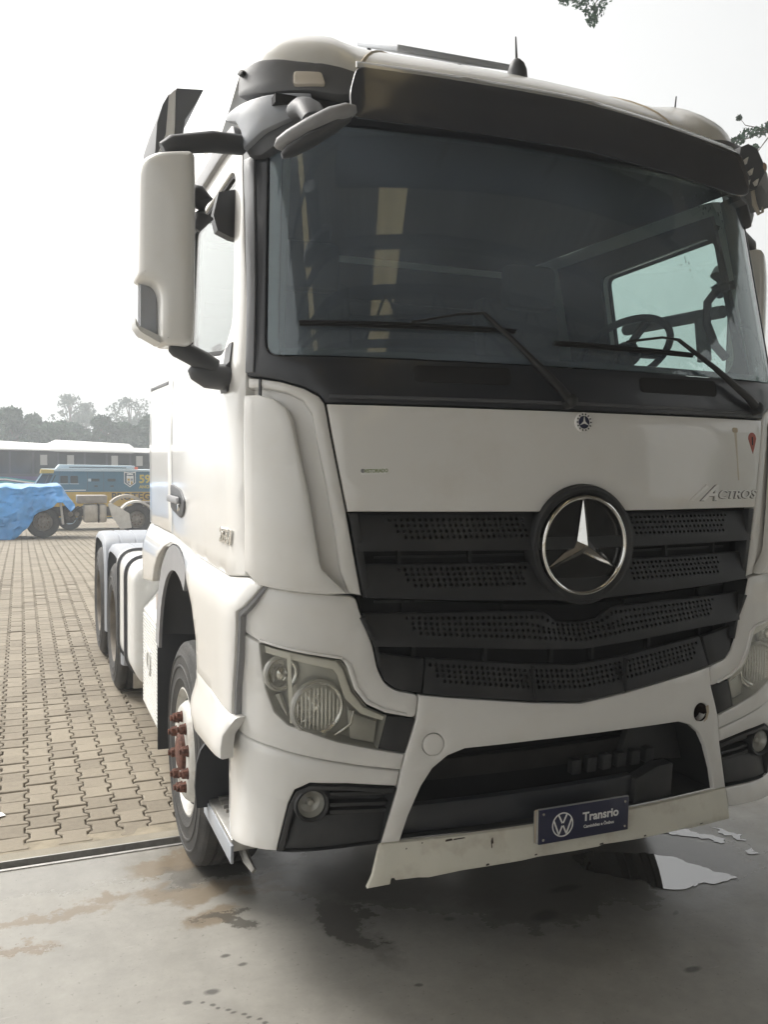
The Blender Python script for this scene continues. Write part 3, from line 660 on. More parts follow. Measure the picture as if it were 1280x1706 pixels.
# --- wipers
def wiper(pivot, elbow, mid, a, b):
    w = empty('wiper', (0, 0, 0)); w.parent = truck
    bm = bmesh.new(); P0 = skin(*pivot, .02); 
    tube(bm, [P0, skin(pivot[0]*.85+elbow[0]*.15, pivot[1]*.85+elbow[1]*.15, .035), skin(pivot[0]*.4+elbow[0]*.6, pivot[1]*.4+elbow[1]*.6, .04), skin(*elbow, .034)], [.020, .017, .011, .008], 10)
    lathe(bm, [(-.02, .026), (.018, .024), (.026, .014), (.027, 0)], P0, skin_n(*pivot), 18)
    obj('wiper_arm', bm, M['plastic'], w)
    bm = bmesh.new(); tube(bm, [skin(*elbow, .034), skin((elbow[0]*2+mid[0])/3, (elbow[1]+mid[1])/2+.014, .036), skin(*mid, .026)], [.006, .005, .005], 8); obj('wiper_rod', bm, M['plastic'], w)
    n = 9; bm = bmesh.new(); tube(bm, [skin(a[0]+(b[0]-a[0])*k/n, a[1]+(b[1]-a[1])*k/n, .010) for k in range(n+1)], .007, 6)
    tube(bm, [skin(a[0]+(b[0]-a[0])*k/n, a[1]+(b[1]-a[1])*k/n+.004, .022+.006*math.sin(math.pi*k/n)) for k in range(n+1)], .0055, 6)
    obj('wiper_blade', bm, M['black'], w)
wiper((-.061, 2.125), (-.403, 2.425), (-.68, 2.378), (-1.071, 2.362), (-.27, 2.372))
wiper((.921, 2.135), (.479, 2.385), (.22, 2.362), (-.11, 2.337), (.571, 2.333))

# --- sun visor
def visor_pt(s, z, off):
    return Vector((s, .135+.035*s*s+(z-3.2)*.28-off, z+.032-(.05*s+.05*s*s if s > 0 else .018*s*s)))
vis = panel('sun_visor', rc([(-.905, 3.015), (.73, 3.005), (.80, 3.03), (.815, 3.10), (.80, 3.205), (-.875, 3.205), (-.91, 3.10)], .03), mat('smoked_visor', (.058, .062, .073), .20, 0, .5, .1, 3, dirt=(.06, .058, .05), dscale=3, damt=.3), truck, off=0, thick=.012, bev=.003, fn=visor_pt)
panel('visor_lip', [(-.872, 3.207), (.80, 3.207), (.79, 3.246), (-.862, 3.240)], mat('visor_lip_gloss', (.34, .34, .33), .15, 0, .6), vis, off=lambda s, z: -.010-.7*(z-3.207), thick=.008, bev=.002, fn=visor_pt)
for s in (-.45, .05, .55):
    bm = bmesh.new(); tube(bm, [visor_pt(s, 3.10, -.01), skin(s, 3.14, .0)], .012, 8); obj('visor_bracket', bm, M['plastic'], vis)

# --- roof
def zrim(s): return interp([(0, 3.205), (.70, 3.21), (.90, 3.235), (1.08, 3.30), (1.20, 3.325), (1.40, 3.36), (1.75, 3.22), (2.4, 3.16), (3.52, 3.14)], abs(s))
srow = [-3.52+7.04*i/150 for i in range(151)]
def roof_pt(s, r, lift=0):
    zr = zrim(s); p = skin0(s, min(zr, 3.3)); p.z = zr
    cx, cy = 0, 1.45
    x = cx+(p.x-cx)*r; y = cy+(p.y-cy)*r if p.y < cy else p.y+(cy-p.y)*0
    if p.y >= cy: y = p.y
    side = min(1, max(0, (abs(x)-.74)/.10)); side = side*side*(3-2*side)
    h = (3.65-zr)*(1-max(0, r)**2.3)**(.50-.06*side)
    return Vector((x, y, zr+h+lift-.012*(1-side)*(1-r**6)))
rr = [1, .995, .985, .97, .95, .92, .88, .83, .77, .70, .62, .53, .43, .32, .2, .08, 0]
v = []; f = []
for s in srow:
    for r in rr: v.append(roof_pt(s, r))
n = len(rr)
for i in range(len(srow)-1):
    for j in range(n-1): f.append((i*n+j, (i+1)*n+j, (i+1)*n+j+1, i*n+j+1))
roof = pyd('roof', v, f, mat('roof_paint', (.74, .73, .70), .34, 0, .5, .04, 3, dirt=(.50, .43, .33), dscale=4, damt=.25), truck, 45)
for s in (-.86, .70):
    bm = bmesh.new(); pts = [roof_pt(s*(1-.08*(1-r)), r, .004) for r in rr[:14]]
    for k in range(2): pass
    vv = []
    for p in pts: vv.append((bm.verts.new(p+Vector((-.009, 0, -.003))), bm.verts.new(p+Vector((0, -.001, .002))), bm.verts.new(p+Vector((.009, 0, -.003)))))
    for a, b in zip(vv, vv[1:]):
        for k in range(2): bm.faces.new((a[k], a[k+1], b[k+1], b[k]))
    obj('roof_seam', bm, M['brown'], roof)
boxo('roof_hatch', (-.115, 1.20, 3.815), (.57, .56, .028), M['guard'], truck, .008, Matrix.Rotation(R(24.5), 3, 'X') @ Matrix.Rotation(R(-1.2), 3, 'Y'))
boxo('hatch_frame', (-.115, 1.25, 3.62), (.56, .50, .07), M['plastic'], truck, .02)
for x in (-.36, .13):
    bm = bmesh.new(); tube(bm, [(x, 1.30, 3.62), (x, 1.40, 3.90)], .010, 8); obj('hatch_stay', bm, M['plastic'], truck)
bm = bmesh.new(); c = Vector((.0, .60, 3.515)); lathe(bm, [(-.03, .042), (.015, .040), (.042, .030), (.058, .014), (.064, 0)], c, (-.15, -.1, 1), 20)
an = obj('roof_antenna', bm, M['dgrey'], truck)
bm = bmesh.new(); tube(bm, [c+Vector((-.006, 0, .055)), c+Vector((-.012, 0, .150))], [.006, .003], 8); obj('antenna_rod', bm, M['plastic'], an)
bm = bmesh.new(); tube(bm, [(.83, .62, 3.44), (.826, .60, 3.56)], [.005, .003], 8); obj('roof_antenna', bm, M['plastic'], truck)
# corner fairings between roof and pillar (black), marker lamps
def roof_corner(sg):
    S = lambda p: sided(p, sg)
    panel('roof_corner_fairing', S(rc([(-1.325, 3.215), (-1.229, 3.199), (-1.201, 3.192), (-1.034, 3.190), (-.93, 3.18), (-.86, 3.20), (-.85, 3.272), (-.93, 3.290), (-1.02, 3.302), (-1.15, 3.325), (-1.23, 3.335), (-1.29, 3.33), (-1.328, 3.303)], .02, 3)), mat('fairing_grey', (.12, .123, .13), .45, 0, .1, .08, 5), truck, off=.045, thick=.06, bev=.010, step=.05)
    panel('marker_lamp', S(rc([(-1.094, 3.203), (-.985, 3.206), (-1.0, 3.252), (-1.094, 3.254)], .012)), mat('marker_lens', (.66, .60, .52), .25, 0, .5), truck, off=.062, thick=.02, bev=.006)
    panel('pillar_fairing', S([(-1.271, 2.999), (-1.287, 3.068), (-1.323, 3.12), (-1.40, 3.150), (-1.41, 3.178), (-1.289, 3.180), (-1.202, 3.182), (-1.135, 3.182), (-1.036, 3.179), (-1.031, 3.160), (-1.067, 3.157), (-1.081, 3.116), (-1.10, 3.085), (-1.15, 3.064), (-1.196, 3.046), (-1.233, 3.020)]), M['guard'], truck, off=.05, thick=.035, bev=.008, step=.05)
    panel('fairing_underside', S([(-1.031, 3.172), (-1.029, 3.109), (-1.047, 3.054), (-1.116, 3.047), (-1.149, 3.003), (-1.211, 2.971), (-1.264, 2.979), (-1.289, 3.011), (-1.24, 3.06), (-1.12, 3.14)]), M['dgrey'], truck, off=.028, thick=.05, bev=.008, step=.05)
    panel('door_top_fairing', S(rc([(-1.352, 3.03), (-1.41, 3.155), (-1.60, 3.17), (-2.72, 3.145), (-2.72, 3.06), (-1.62, 3.09), (-1.46, 3.08)], .03)), M['grey'], truck, off=.02, thick=.03, bev=.006)
both(roof_corner)
panel('fairing_bolt', circ((-1.295, 3.300), .016, 12), M['plastic'], truck, off=.060, thick=.02, bev=.004)
# --- front kerb mirror, passenger side only
km = empty('kerb_mirror', (-1.07, -.02, 2.93)); km.parent = truck
def blob(bm, path, radii, flat, n=14):
    rings = []
    for i, (p, rad) in enumerate(zip(path, radii)):
        p = Vector(p); d = (Vector(path[min(i+1, len(path)-1)])-Vector(path[max(i-1, 0)])).normalized()
        u = Vector((0, 0, 1)); u = (u-d*u.dot(d)).normalized(); w = d.cross(u)
        rings.append([bm.verts.new(p+u*math.sin(2*math.pi*k/n)*rad*flat+w*math.cos(2*math.pi*k/n)*rad) for k in range(n)])
    for a, b in zip(rings, rings[1:]):
        for k in range(n): bm.faces.new((a[k], a[(k+1) % n], b[(k+1) % n], b[k]))
    bm.faces.new(rings[0][::-1]); bm.faces.new(rings[-1])
bm = bmesh.new(); blob(bm, [(-.128, .02, -.072), (-.118, .01, -.066), (-.09, .0, -.052), (-.03, -.02, -.018), (.03, -.035, .018), (.075, -.04, .042), (.100, -.04, .050), (.110, -.04, .044)], [.012, .036, .054, .064, .064, .052, .034, .010], .50)
obj('mirror_shell', bm, M['grey'], km, 60)
bm = bmesh.new(); blob(bm, [(-.112, .01, -.098), (-.09, .004, -.084), (-.03, -.018, -.046), (.04, -.03, .0), (.09, -.036, .03)], [.02, .045, .058, .055, .03], .35); obj('mirror_underside', bm, M['dgrey'], km, 60)
bm = bmesh.new(); blob(bm, [(.0, .18, .11), (-.005, .12, .10), (-.01, .06, .075), (-.01, .0, .02)], [.05, .05, .046, .04], .7); obj('mirror_arm', bm, M['dgrey'], km, 60)
# --- broken visor end and torn fairing on the far corner
jk = empty('torn_visor_end', (.90, .26, 3.1)); jk.parent = truck
bm = bmesh.new(); prism(bm, [(-.06, .115), (-.02, .135), (.03, .12), (.062, .075), (.075, .03), (.03, -.045), (-.035, -.05), (-.07, .02)], -.05, .07, lambda x, z, d: Vector((x, d, z))); obj('fairing_stub', bm, M['dgrey'], jk)
bm = bmesh.new(); prism(bm, [(.03, .10), (.06, .085), (.10, .03), (.118, -.05), (.122, -.105), (.10, -.05), (.07, -.02), (.03, -.03)], -.04, .07, lambda x, z, d: Vector((x, d, z))); obj('fairing_flap', bm, M['grey'], jk)
bm = bmesh.new(); tube(bm, [(.06, .0, -.03), (.075, .0, -.09), (.10, .0, -.125), (.121, .0, -.115), (.124, .0, -.06)], [.008, .010, .008, .006, .006], 8); obj('hanging_strip', bm, mat('clear_strip', (.55, .5, .42), .3), jk)
bm = bmesh.new(); lathe(bm, [(-.02, .022), (.012, .021), (.02, .012), (.022, 0)], (.075, -.03, .055), (.5, -.8, 0), 14); obj('lamp_stub', bm, mat('old_marker', (.35, .25, .18), .5, var=.2), jk)
for k in range(4):
    x, z = (-.05, -.02, .01, -.035)[k], (.06, .02, -.02, -.03)[k]; bm = bmesh.new()
    prism(bm, [(x, z), (x+.020, z+.016), (x+.012, z-.014)], -.065, -.05, lambda x, z, d: Vector((x, d, z)))
    obj('cracked_shard', bm, M['drl'], jk, smooth=0)

# --- doors, cab sides, rear
DOOR = [(-1.286, 1.494), (-1.284, 1.9), (-1.285, 2.187), (-1.289, 2.45), (-1.316, 2.7), (-1.348, 3.03), (-1.41, 3.15), (-1.60, 3.165), (-2.715, 3.15), (-2.722, 1.528), (-1.971, 1.486), (-1.433, 1.480)]
WIN = rc([(-1.405, 2.38), (-1.412, 2.96), (-1.48, 2.99), (-2.32, 2.955), (-2.35, 2.38), (-1.9, 2.32), (-1.55, 2.29)], .06)
def cab_side(sg):
    S = lambda p: sided(p, sg)
    d = panel('door', S(DOOR), PT, truck, off=0, thick=.05, bev=.007, holes=[S(WIN)], step=.06)
    panel('door_glass', S(inset(WIN if sgn_area(WIN) > 0 else WIN[::-1], .004)), M['side_glass'], d, off=-.018, thick=.005, bev=0, step=.09, smooth=60)
    panel('window_seal', S(inset(WIN if sgn_area(WIN) > 0 else WIN[::-1], .002)), M['black'], d, off=-.010, thick=.015, bev=.003, holes=[S(inset(WIN if sgn_area(WIN) > 0 else WIN[::-1], .020))])
    panel('door_lining', S([(-1.33, 1.55), (-1.33, 2.3), (-1.40, 3.08), (-2.7, 3.08), (-2.7, 1.55)]), M['cabin'], d, off=-.055, thick=.02, bev=.004, holes=[S(inset(WIN if sgn_area(WIN) > 0 else WIN[::-1], .004))], step=.09)
    hd = panel('door_handle', S(rc([(-2.70, 1.655), (-2.70, 1.775), (-2.42, 1.755), (-2.31, 1.705), (-2.33, 1.655), (-2.42, 1.622)], .035)), M['dgrey'], d, off=.010, thick=.02, bev=.006, step=.05)
    panel('handle_grip', S(rc([(-2.68, 1.69), (-2.68, 1.722), (-2.40, 1.722), (-2.38, 1.69)], .014)), M['grey'], hd, off=.032, thick=.014, bev=.005, step=.05)
    panel('handle_lock', S(circ((-2.44, 1.672), .018, 12)), M['chrome'], hd, off=.018, thick=.01, bev=.002)
    panel('cab_side', S([(-2.730, 1.528), (-3.52, 1.528), (-3.52, 3.16), (-2.730, 3.16)]), PT, truck, off=0, thick=.04, bev=.008, step=.1)
    panel('side_flap_seam', S([(-3.50, 2.282), (-2.86, 2.275), (-2.86, 2.292), (-3.50, 2.299)]), M['dgrey'], truck, off=.003, thick=.006, bev=.001)
    # lower side skirt: flares out below the crease, cut round the wheel
    sk = [(-1.205, 1.472), (-1.227, 1.443), (-1.246, 1.419), (-1.270, 1.393), (-1.300, 1.373), (-1.302, 1.312), (-1.312, 1.2), (-1.327, 1.098), (-1.342, .978), (-1.55, 1.015), (-1.858, 1.035), (-1.865, 1.173), (-1.935, 1.29), (-2.003, 1.345), (-2.095, 1.405), (-2.20, 1.445), (-2.316, 1.472), (-2.43, 1.486), (-2.534, 1.490), (-2.683, 1.486), (-2.827, 1.451), (-2.945, 1.386), (-3.051, 1.313), (-3.12, 1.24), (-3.52, 1.20), (-3.52, 1.522), (-2.709, 1.526), (-1.971, 1.484), (-1.433, 1.478), (-1.283, 1.492)]
    flare = lambda s, z: .034*min(1, max(0, (1.475+.04*min(1, max(0, (abs(s)-1.28)/1.3))-z)/.10))**.6+.012*min(1, max(0, (abs(s)-1.4)/.6))*min(1, max(0, (1.5-z)/.12))-.001
    skirt = panel('side_skirt', S(sk), PT, truck, off=flare, thick=.040, bev=.009, step=.045)
    panel('skirt_edge', S([(-1.190, 1.468), (-1.210, 1.472), (-1.232, 1.443), (-1.251, 1.419), (-1.275, 1.393), (-1.306, 1.373), (-1.308, 1.312), (-1.318, 1.2), (-1.334, 1.098), (-1.350, .978), (-1.330, .976), (-1.316, 1.1), (-1.300, 1.2), (-1.291, 1.31), (-1.289, 1.358), (-1.260, 1.382), (-1.234, 1.41), (-1.212, 1.44)]), M['grey'], skirt, off=lambda s, z: flare(s, z)-.012, thick=.025, bev=.002)
    # step fairing below
    panel('step_fairing', S([(-1.300, 1.000), (-1.346, .930), (-1.350, .846), (-1.548, .835), (-1.765, .822), (-1.851, .864), (-1.888, .937), (-1.880, 1.048), (-1.60, 1.035)]), PT, truck, off=lambda s, z: .040+.032*min(1, max(0, (1.0-z)/.09)), thick=.05, bev=.010, step=.05)
    # wheel-arch liner
    bm = bmesh.new(); X = 1.262*sg; n = 30; rings = []
    for k in range(n+1):
        t = R(-4)+(math.pi+R(-6))*k/n; c_, s_ = math.cos(t), math.sin(t)
        row = []
        for x, rad in ((X, .655), (X-.02*sg, .630), (X-.10*sg, .625), (X-.18*sg, .60), (X-.52*sg, .60)):
            row.append(bm.verts.new((x, 1.515-rad*c_, .84+rad*s_)))
        rings.append(row)
    for a, b in zip(rings, rings[1:]):
        for j in range(4): bm.faces.new((a[j], a[j+1], b[j+1], b[j]))
    li = obj('arch_liner', bm, M['dgrey'], truck)
    bm = bmesh.new(); rings = []
    for k in range(14):
        t = R(62)+R(112)*k/13; row = []
        for x, rad in ((X+.004*sg, .648), (X-.012*sg, .648), (X-.012*sg, .53), (X+.004*sg, .53)): row.append(bm.verts.new((x, 1.515-rad*math.cos(t), .84+rad*math.sin(t))))
        rings.append(row)
    for a, b in zip(rings, rings[1:]):
        for j in range(4): bm.faces.new((a[j], a[(j+1) % 4], b[(j+1) % 4], b[j]))
    bm.faces.new(rings[0]); bm.faces.new(rings[-1][::-1])
    obj('arch_fender', bm, M['grey'], li)
    # mud flap behind the front wheel
    boxo('mud_flap', (1.03*sg, 2.28, .67), (.42, .012, .80), M['flap'], truck, .003)
    boxo('flap_bracket', (1.20*sg, 2.25, 1.10), (.09, .10, .10), mat('bracket_pinkish', (.42, .36, .33), .6), truck, .012)
    # entry step under the door
    st_ = empty('entry_step', (1.125*sg, .735, .465)); st_.parent = truck
    bm = bmesh.new(); box(bm, (0, 0, 0), (.20, .52, .05), .008); obj('step_frame', bm, M['steel'], st_)
    bm = bmesh.new()
    for k in range(11): box(bm, (-.01*sg, -.22+.044*k, .031), (.15, .012, .016), 0)
    obj('step_tread', bm, M['steel'], st_, smooth=0)
    bm = bmesh.new(); box(bm, (.10*sg, -.02, -.025), (.012, .52, .07), .003); obj('step_edge', bm, M['guard'], st_)
    bm = bmesh.new(); tube(bm, [(.05*sg, -.20, -.02), (.045*sg, -.28, -.05), (.03*sg, -.33, -.075)], [.020, .017, .010], 8); obj('step_bracket', bm, M['steel'], st_)
    # splash panel in front of the wheel
    sp_ = [(-1.155, .455), (-1.262, .46), (-1.268, .55), (-1.262, .645), (-1.245, .70), (-1.20, .76), (-1.10, .82), (-.66, .82), (-.66, .40), (-1.10, .40)]
    bm = bmesh.new(); prism(bm, [(x-.014, z) for x, z in sp_], .895, .915, lambda x, z, d: Vector((-x*sg, d, z))); obj('splash_panel', bm, M['flap'], truck)
    # rear air deflector above the cab shoulder
    sd = empty('side_deflector', (1.19*sg, 2.35, 3.5)); sd.parent = truck
    fx = lambda x, z, d: Vector(((-x-1.19)*sg, d, z-3.5))
    bm = bmesh.new(); prism(bm, [(-1.130, 3.90), (-.985, 3.915), (-1.03, 3.83), (-1.085, 3.74), (-1.10, 3.62), (-1.135, 3.50), (-1.14, 3.15), (-1.175, 3.15), (-1.15, 3.55), (-1.135, 3.70)], -.06, .5, fx); obj('deflector_blade', bm, M['dgrey'], sd)
    bm = bmesh.new(); prism(bm, [(-1.170, 3.86), (-1.133, 3.90), (-1.137, 3.70), (-1.152, 3.55), (-1.178, 3.15), (-1.245, 3.15), (-1.25, 3.50), (-1.187, 3.65)], -.05, .5, fx); obj('deflector_frame', bm, M['alu'], sd)
    bm = bmesh.new(); prism(bm, [(-1.172, 3.86), (-1.205, 3.80), (-1.235, 3.70), (-1.247, 3.53), (-1.246, 3.50), (-1.19, 3.645)], -.07, .5, fx); obj('deflector_inset', bm, M['dgrey'], sd)
both(cab_side)
boxo('cab_rear', (0, 2.51, 2.35), (2.36, .04, 1.75), PT, truck, .01)
boxo('cab_floor', (0, 1.50, 1.46), (2.36, 1.9, .05), M['black'], truck)
boxo('roof_lining', (0, 1.42, 3.16), (2.2, 2.1, .03), M['cabin'], truck)
# --- cab interior
inter = empty('cab_interior', (0, 1.0, 1.49)); inter.parent = truck
def ib(name, c, s, m, bev=.02, rot=None): return boxo(name, (c[0], c[1]-1.0, c[2]-1.49), s, M[m], inter, bev, rot)
ib('dashboard', (0, .62, 1.95), (2.2, .56, .52), 'cabin', .06); ib('instrument_hood', (.60, .70, 2.26), (.62, .34, .12), 'cabin', .04)
ib('dash_top', (0, .50, 2.215), (2.15, .44, .02), 'cabin', .008)
ib('rear_wall', (0, 2.46, 2.3), (2.3, .02, 1.6), 'cabin', 0)
ib('bunk', (0, 2.15, 1.95), (2.1, .55, .18), 'cabin', .05); ib('bunk', (0, 2.2, 2.75), (2.1, .45, .10), 'cabin', .04)
for x in (-.62, .62):
    ib('seat', (x, 1.30, 2.05), (.52, .52, .16), 'seat', .05); ib('seat', (x, 1.58, 2.45), (.50, .14, .70), 'seat', .05, Matrix.Rotation(R(-10), 3, 'X'))
    ib('headrest', (x, 1.50, 2.84), (.30, .12, .24), 'seat', .04)
for sg in (-1, 1):
    bm = bmesh.new(); tube(bm, [skin(1.19*sg, 2.25, -.05)-Vector((0, 1.0, 1.49)), skin(1.18*sg, 2.7, -.05)-Vector((0, 1.0, 1.49)), skin(1.17*sg, 3.10, -.05)-Vector((0, 1.0, 1.49))], .035, 10)
    obj('pillar_lining', bm, M['cabin_l'], inter)
sw = empty('steering_wheel', (.70, .76, 2.42)); sw.parent = truck; sw.rotation_euler = (R(-38), 0, 0)
bm = bmesh.new(); lathe(bm, [(.017*math.sin(t), .225+.017*math.cos(t)) for t in [2*math.pi*k/10 for k in range(10)]], (0, 0, 0), (0, 0, 1), 40, close=True)
obj('wheel_rim', bm, M['cabin'], sw)
bm = bmesh.new(); lathe(bm, [(-.04, .07), (.01, .07), (.02, .05), (.02, 0)], (0, 0, 0), (0, 0, 1), 20)
for a in (0, 180, 270): tube(bm, [(0, 0, 0), (.21*math.cos(R(a)), .21*math.sin(R(a)), .0)], .018, 8)
tube(bm, [(0, 0, 0), (0, .12, -.35)], .035, 8); obj('wheel_hub', bm, M['cabin'], sw)
for nm, pts, r_ in (('grab_handle', [(1.13, .52, 2.735), (1.10, .60, 2.722), (1.09, .65, 2.67), (1.09, .65, 2.57), (1.10, .60, 2.46), (1.12, .55, 2.40)], .020), ('outside_bar', [(1.12, 1.30, 2.625), (1.12, .95, 2.622), (1.12, .58, 2.618)], .030), ('outside_bar', [(1.12, .72, 2.60), (1.12, .69, 2.40)], .034)):  # bar and post stand in for an unidentified structure outside the window
    bm = bmesh.new(); tube(bm, [Vector(q)-Vector((0, 1.0, 1.49)) for q in pts], r_, 10); obj(nm, bm, M['cabin_l'] if nm == 'outside_bar' else M['cabin'], inter)
panel('glass_sticker', [(.90, 2.69), (.905, 2.69), (.905, 2.50), (1.02, 2.495), (1.02, 2.490), (.90, 2.495)], M['black'], truck, off=-.013, thick=.001, bev=0)

# --- mirrors
def door_mirror(sg):
    m_ = empty('door_mirror', (1.46*sg, .46, 2.6)); m_.parent = truck
    if sg > 0: m_.location = (1.40, .72, 2.6); m_.rotation_euler = (0, 0, R(28))      # this one is folded back
    X = lambda x: (-x-1.46)*sg       # x given for the left-hand (negative) side
    shell = [(-1.378, 2.30), (-1.376, 2.93), (-1.39, 2.944), (-1.50, 2.930), (-1.545, 2.905), (-1.556, 2.86), (-1.561, 2.515), (-1.535, 2.503), (-1.500, 2.488), (-1.487, 2.45), (-1.487, 2.290), (-1.40, 2.285)]
    bm = bmesh.new()
    bm.free()
    shf = lambda x, z, o: Vector((X(x), -.105-o+.055*((-1.378-x)/.18)**2+.02*((z-2.62)/.32)**4, z-2.6))
    panel('mirror_shell', rc(shell, .022, 4), PT, m_, off=0, thick=.16, bev=.022, fn=shf, step=.03, smooth=50)
    bm = bmesh.new(); prism(bm, [(-1.49, 2.315), (-1.56, 2.345), (-1.572, 2.372), (-1.572, 2.348), (-1.555, 2.325), (-1.49, 2.291)], -.06, .06, lambda x, z, d: Vector((X(x), d, z-2.6))); obj('mirror_lip', bm, M['alu'], m_)
    bm = bmesh.new(); prism(bm, [(-1.490, 2.49), (-1.545, 2.50), (-1.545, 2.335), (-1.490, 2.315)], .03, .045, lambda x, z, d: Vector((X(x), d, z-2.6))); obj('mirror_housing_back', bm, M['guard'], m_)
    bm = bmesh.new(); prism(bm, [(-1.385, 2.31), (-1.385, 2.92), (-1.545, 2.89), (-1.55, 2.32)], .062, .068, lambda x, z, d: Vector((X(x), d, z-2.6))); obj('mirror_glass', bm, mat('mirror_glass', (.8, .8, .8), .02, 1), m_)
    P = lambda x, y, z: Vector((X(x), y-.46, z-2.6))
    bm = bmesh.new(); tube(bm, [P(-1.475, .45, 2.955), P(-1.44, .45, 2.975), P(-1.30, .47, 3.01), P(-1.185, .53, 3.035)], [.022, .032, .037, .036], 12); obj('mirror_arm', bm, M['dgrey'], m_)
    bm = bmesh.new(); tube(bm, [P(-1.45, .45, 2.292), P(-1.43, .45, 2.287), P(-1.33, .47, 2.245), P(-1.29, .48, 2.225)], [.022, .034, .036, .034], 12); obj('mirror_arm', bm, M['dgrey'], m_)
    bm = bmesh.new(); blob(bm, [P(-1.375, .49, 2.222), P(-1.355, .49, 2.21), P(-1.31, .50, 2.197), P(-1.26, .52, 2.197), P(-1.21, .54, 2.21)], [.02, .045, .062, .066, .06], .72); obj('mirror_foot', bm, M['dgrey'], m_, 60)
    bm = bmesh.new(); prism(bm, [(-1.245, 2.14), (-1.215, 2.16), (-1.212, 2.32), (-1.226, 2.32), (-1.236, 2.25), (-1.262, 2.22)], .02, .12, lambda x, z, d: Vector((X(x), d, z-2.6))); obj('mirror_foot', bm, M['dgrey'], m_)
    bm = bmesh.new(); blob(bm, [P(-1.365, .55, 2.865), P(-1.345, .55, 2.85), P(-1.32, .55, 2.82), P(-1.315, .55, 2.77), P(-1.34, .55, 2.72)], [.02, .04, .045, .04, .015], .9); obj('wide_angle_mirror', bm, M['dgrey'], m_, 60)
both(door_mirror)
# small mirror seen through the side window
bm = bmesh.new(); prism(bm, [(-1.19, 2.90), (-1.245, 2.885), (-1.265, 2.80), (-1.25, 2.745), (-1.20, 2.725), (-1.17, 2.72), (-1.17, 2.9)], .62, .68, lambda x, z, d: Vector((x, d, z))); obj('inner_mirror', bm, M['dgrey'], truck)

# ================================================================ wheels and chassis
def make_wheel(front):
    w = empty('wheel', (0, 0, 0)); w.parent = truck
    o = -1                                                    # outwards is -x
    bm = bmesh.new()
    prof = [(-.12, .290), (.118, .290), (.142, .300), (.150, .335), (.153, .340), (.150, .346), (.152, .39), (.156, .394), (.156, .402), (.152, .406), (.149, .440), (.153, .445), (.152, .452), (.146, .458), (.138, .487), (.128, .503), (.118, .512)]
    for g in (.075, .028, -.028, -.075):
        prof += [(g+.007, .520 if abs(g) < .05 else .518), (g+.006, .506), (g-.006, .506), (g-.007, .520 if abs(g) < .05 else .518)]
    prof += [(-.118, .512), (-.138, .487), (-.15, .42), (-.142, .300), (-.12, .290)]
    lathe(bm, prof, (0, 0, 0), (-1, 0, 0), 72); obj('tyre', bm, M['rubber'], w, 30)
    bm = bmesh.new()
    if front: pr = [(.118, .297), (.138, .300), (.142, .290), (.128, .280), (.06, .272), (.02, .268), (.035, .262), (.075, .250), (.125, .234), (.148, .216), (.154, .205), (.154, .108), (.144, .102), (.06, .10)]
    else: pr = [(.118, .297), (.138, .300), (.142, .290), (.128, .280), (.03, .268), (-.07, .258), (-.105, .24), (-.115, .20), (-.115, .105), (-.10, .10)]
    lathe(bm, pr, (0, 0, 0), (-1, 0, 0), 56); obj('rim', bm, M['rim'] if front else mat('dirty_rear_rim', (.16, .14, .115), .75, .2, 0, .35, 9), w, 40)
    bm = bmesh.new()
    if front: lathe(bm, [(.05, .110), (.125, .104), (.140, .092), (.168, .086), (.176, .07), (.178, 0)], (0, 0, 0), (-1, 0, 0), 32)
    else: lathe(bm, [(-.12, .12), (.06, .118), (.09, .10), (.095, 0)], (0, 0, 0), (-1, 0, 0), 32)
    obj('hub', bm, M['rust'] if front else M['rim'], w)
    xn = .152 if front else -.112
    nb = None
    for j in range(10):
        t = 2*math.pi*(j+.5)/10
        bm = bmesh.new(); lathe(bm, [(0, .028), (.007, .028), (.008, .0245), (.028, .0235), (.032, .018), (.033, .0145), (.043, .014), (.045, 0)], (-xn, .168*math.cos(t), .168*math.sin(t)), (-1, 0, 0), 8)
        obj('wheel_nut', bm, M['rust'], w, 30)
    if front:
        for j in range(10):
            t = 2*math.pi*j/10
            bm = bmesh.new(); c = Vector((-.106, .240*math.cos(t), .242*math.sin(t)))
            ax = Vector((-.55, .84*math.cos(t), .84*math.sin(t))).normalized(); lathe(bm, [(-.004, .021), (.006, .0205), (.005, 0)], c, ax, 14); obj('hand_hole', bm, M['black'], w)
    else:
        bm = bmesh.new(); lathe(bm, [(a-.345, r) for a, r in prof], (0, 0, 0), (-1, 0, 0), 48); obj('tyre', bm, M['rubber'], w, 30)
    return w
def copy_tree(o, parent):
    c = o.copy(); COL.objects.link(c); c.parent = parent
    for ch in list(o.children): copy_tree(ch, c)
    return c
AX = 1.45; RX = (4.80, 6.20); RW = .52
wf = make_wheel(True); wf.location = (-1.088, AX, RW)
w2 = copy_tree(wf, truck); w2.location = (1.088, AX, RW); w2.rotation_euler = (0, 0, math.pi)
wr = make_wheel(False); wr.location = (-1.10, RX[0], RW)
for sg, y in ((1, RX[0]), (-1, RX[1]), (1, RX[1])):
    c = copy_tree(wr, truck); c.location = (1.10*sg, y, RW); c.rotation_euler = (0, 0, math.pi if sg > 0 else 0)
bm = bmesh.new(); tube(bm, [(-1.0, AX, RW), (1.0, AX, RW)], .09, 12); obj('axle', bm, M['black'], truck)
for y in RX:
    bm = bmesh.new(); tube(bm, [(-1.0, y, RW), (1.0, y, RW)], .11, 12); box(bm, (0, y, RW), (.5, .45, .45), .12); obj('axle', bm, M['black'], truck)
for x in (-.43, .43): boxo('frame_rail', (x, 4.0, .88), (.08, 6.6, .28), M['black'], truck, .01)
boxo('engine_block', (0, 1.5, .95), (.85, 1.7, .9), M['black'], truck, .1)
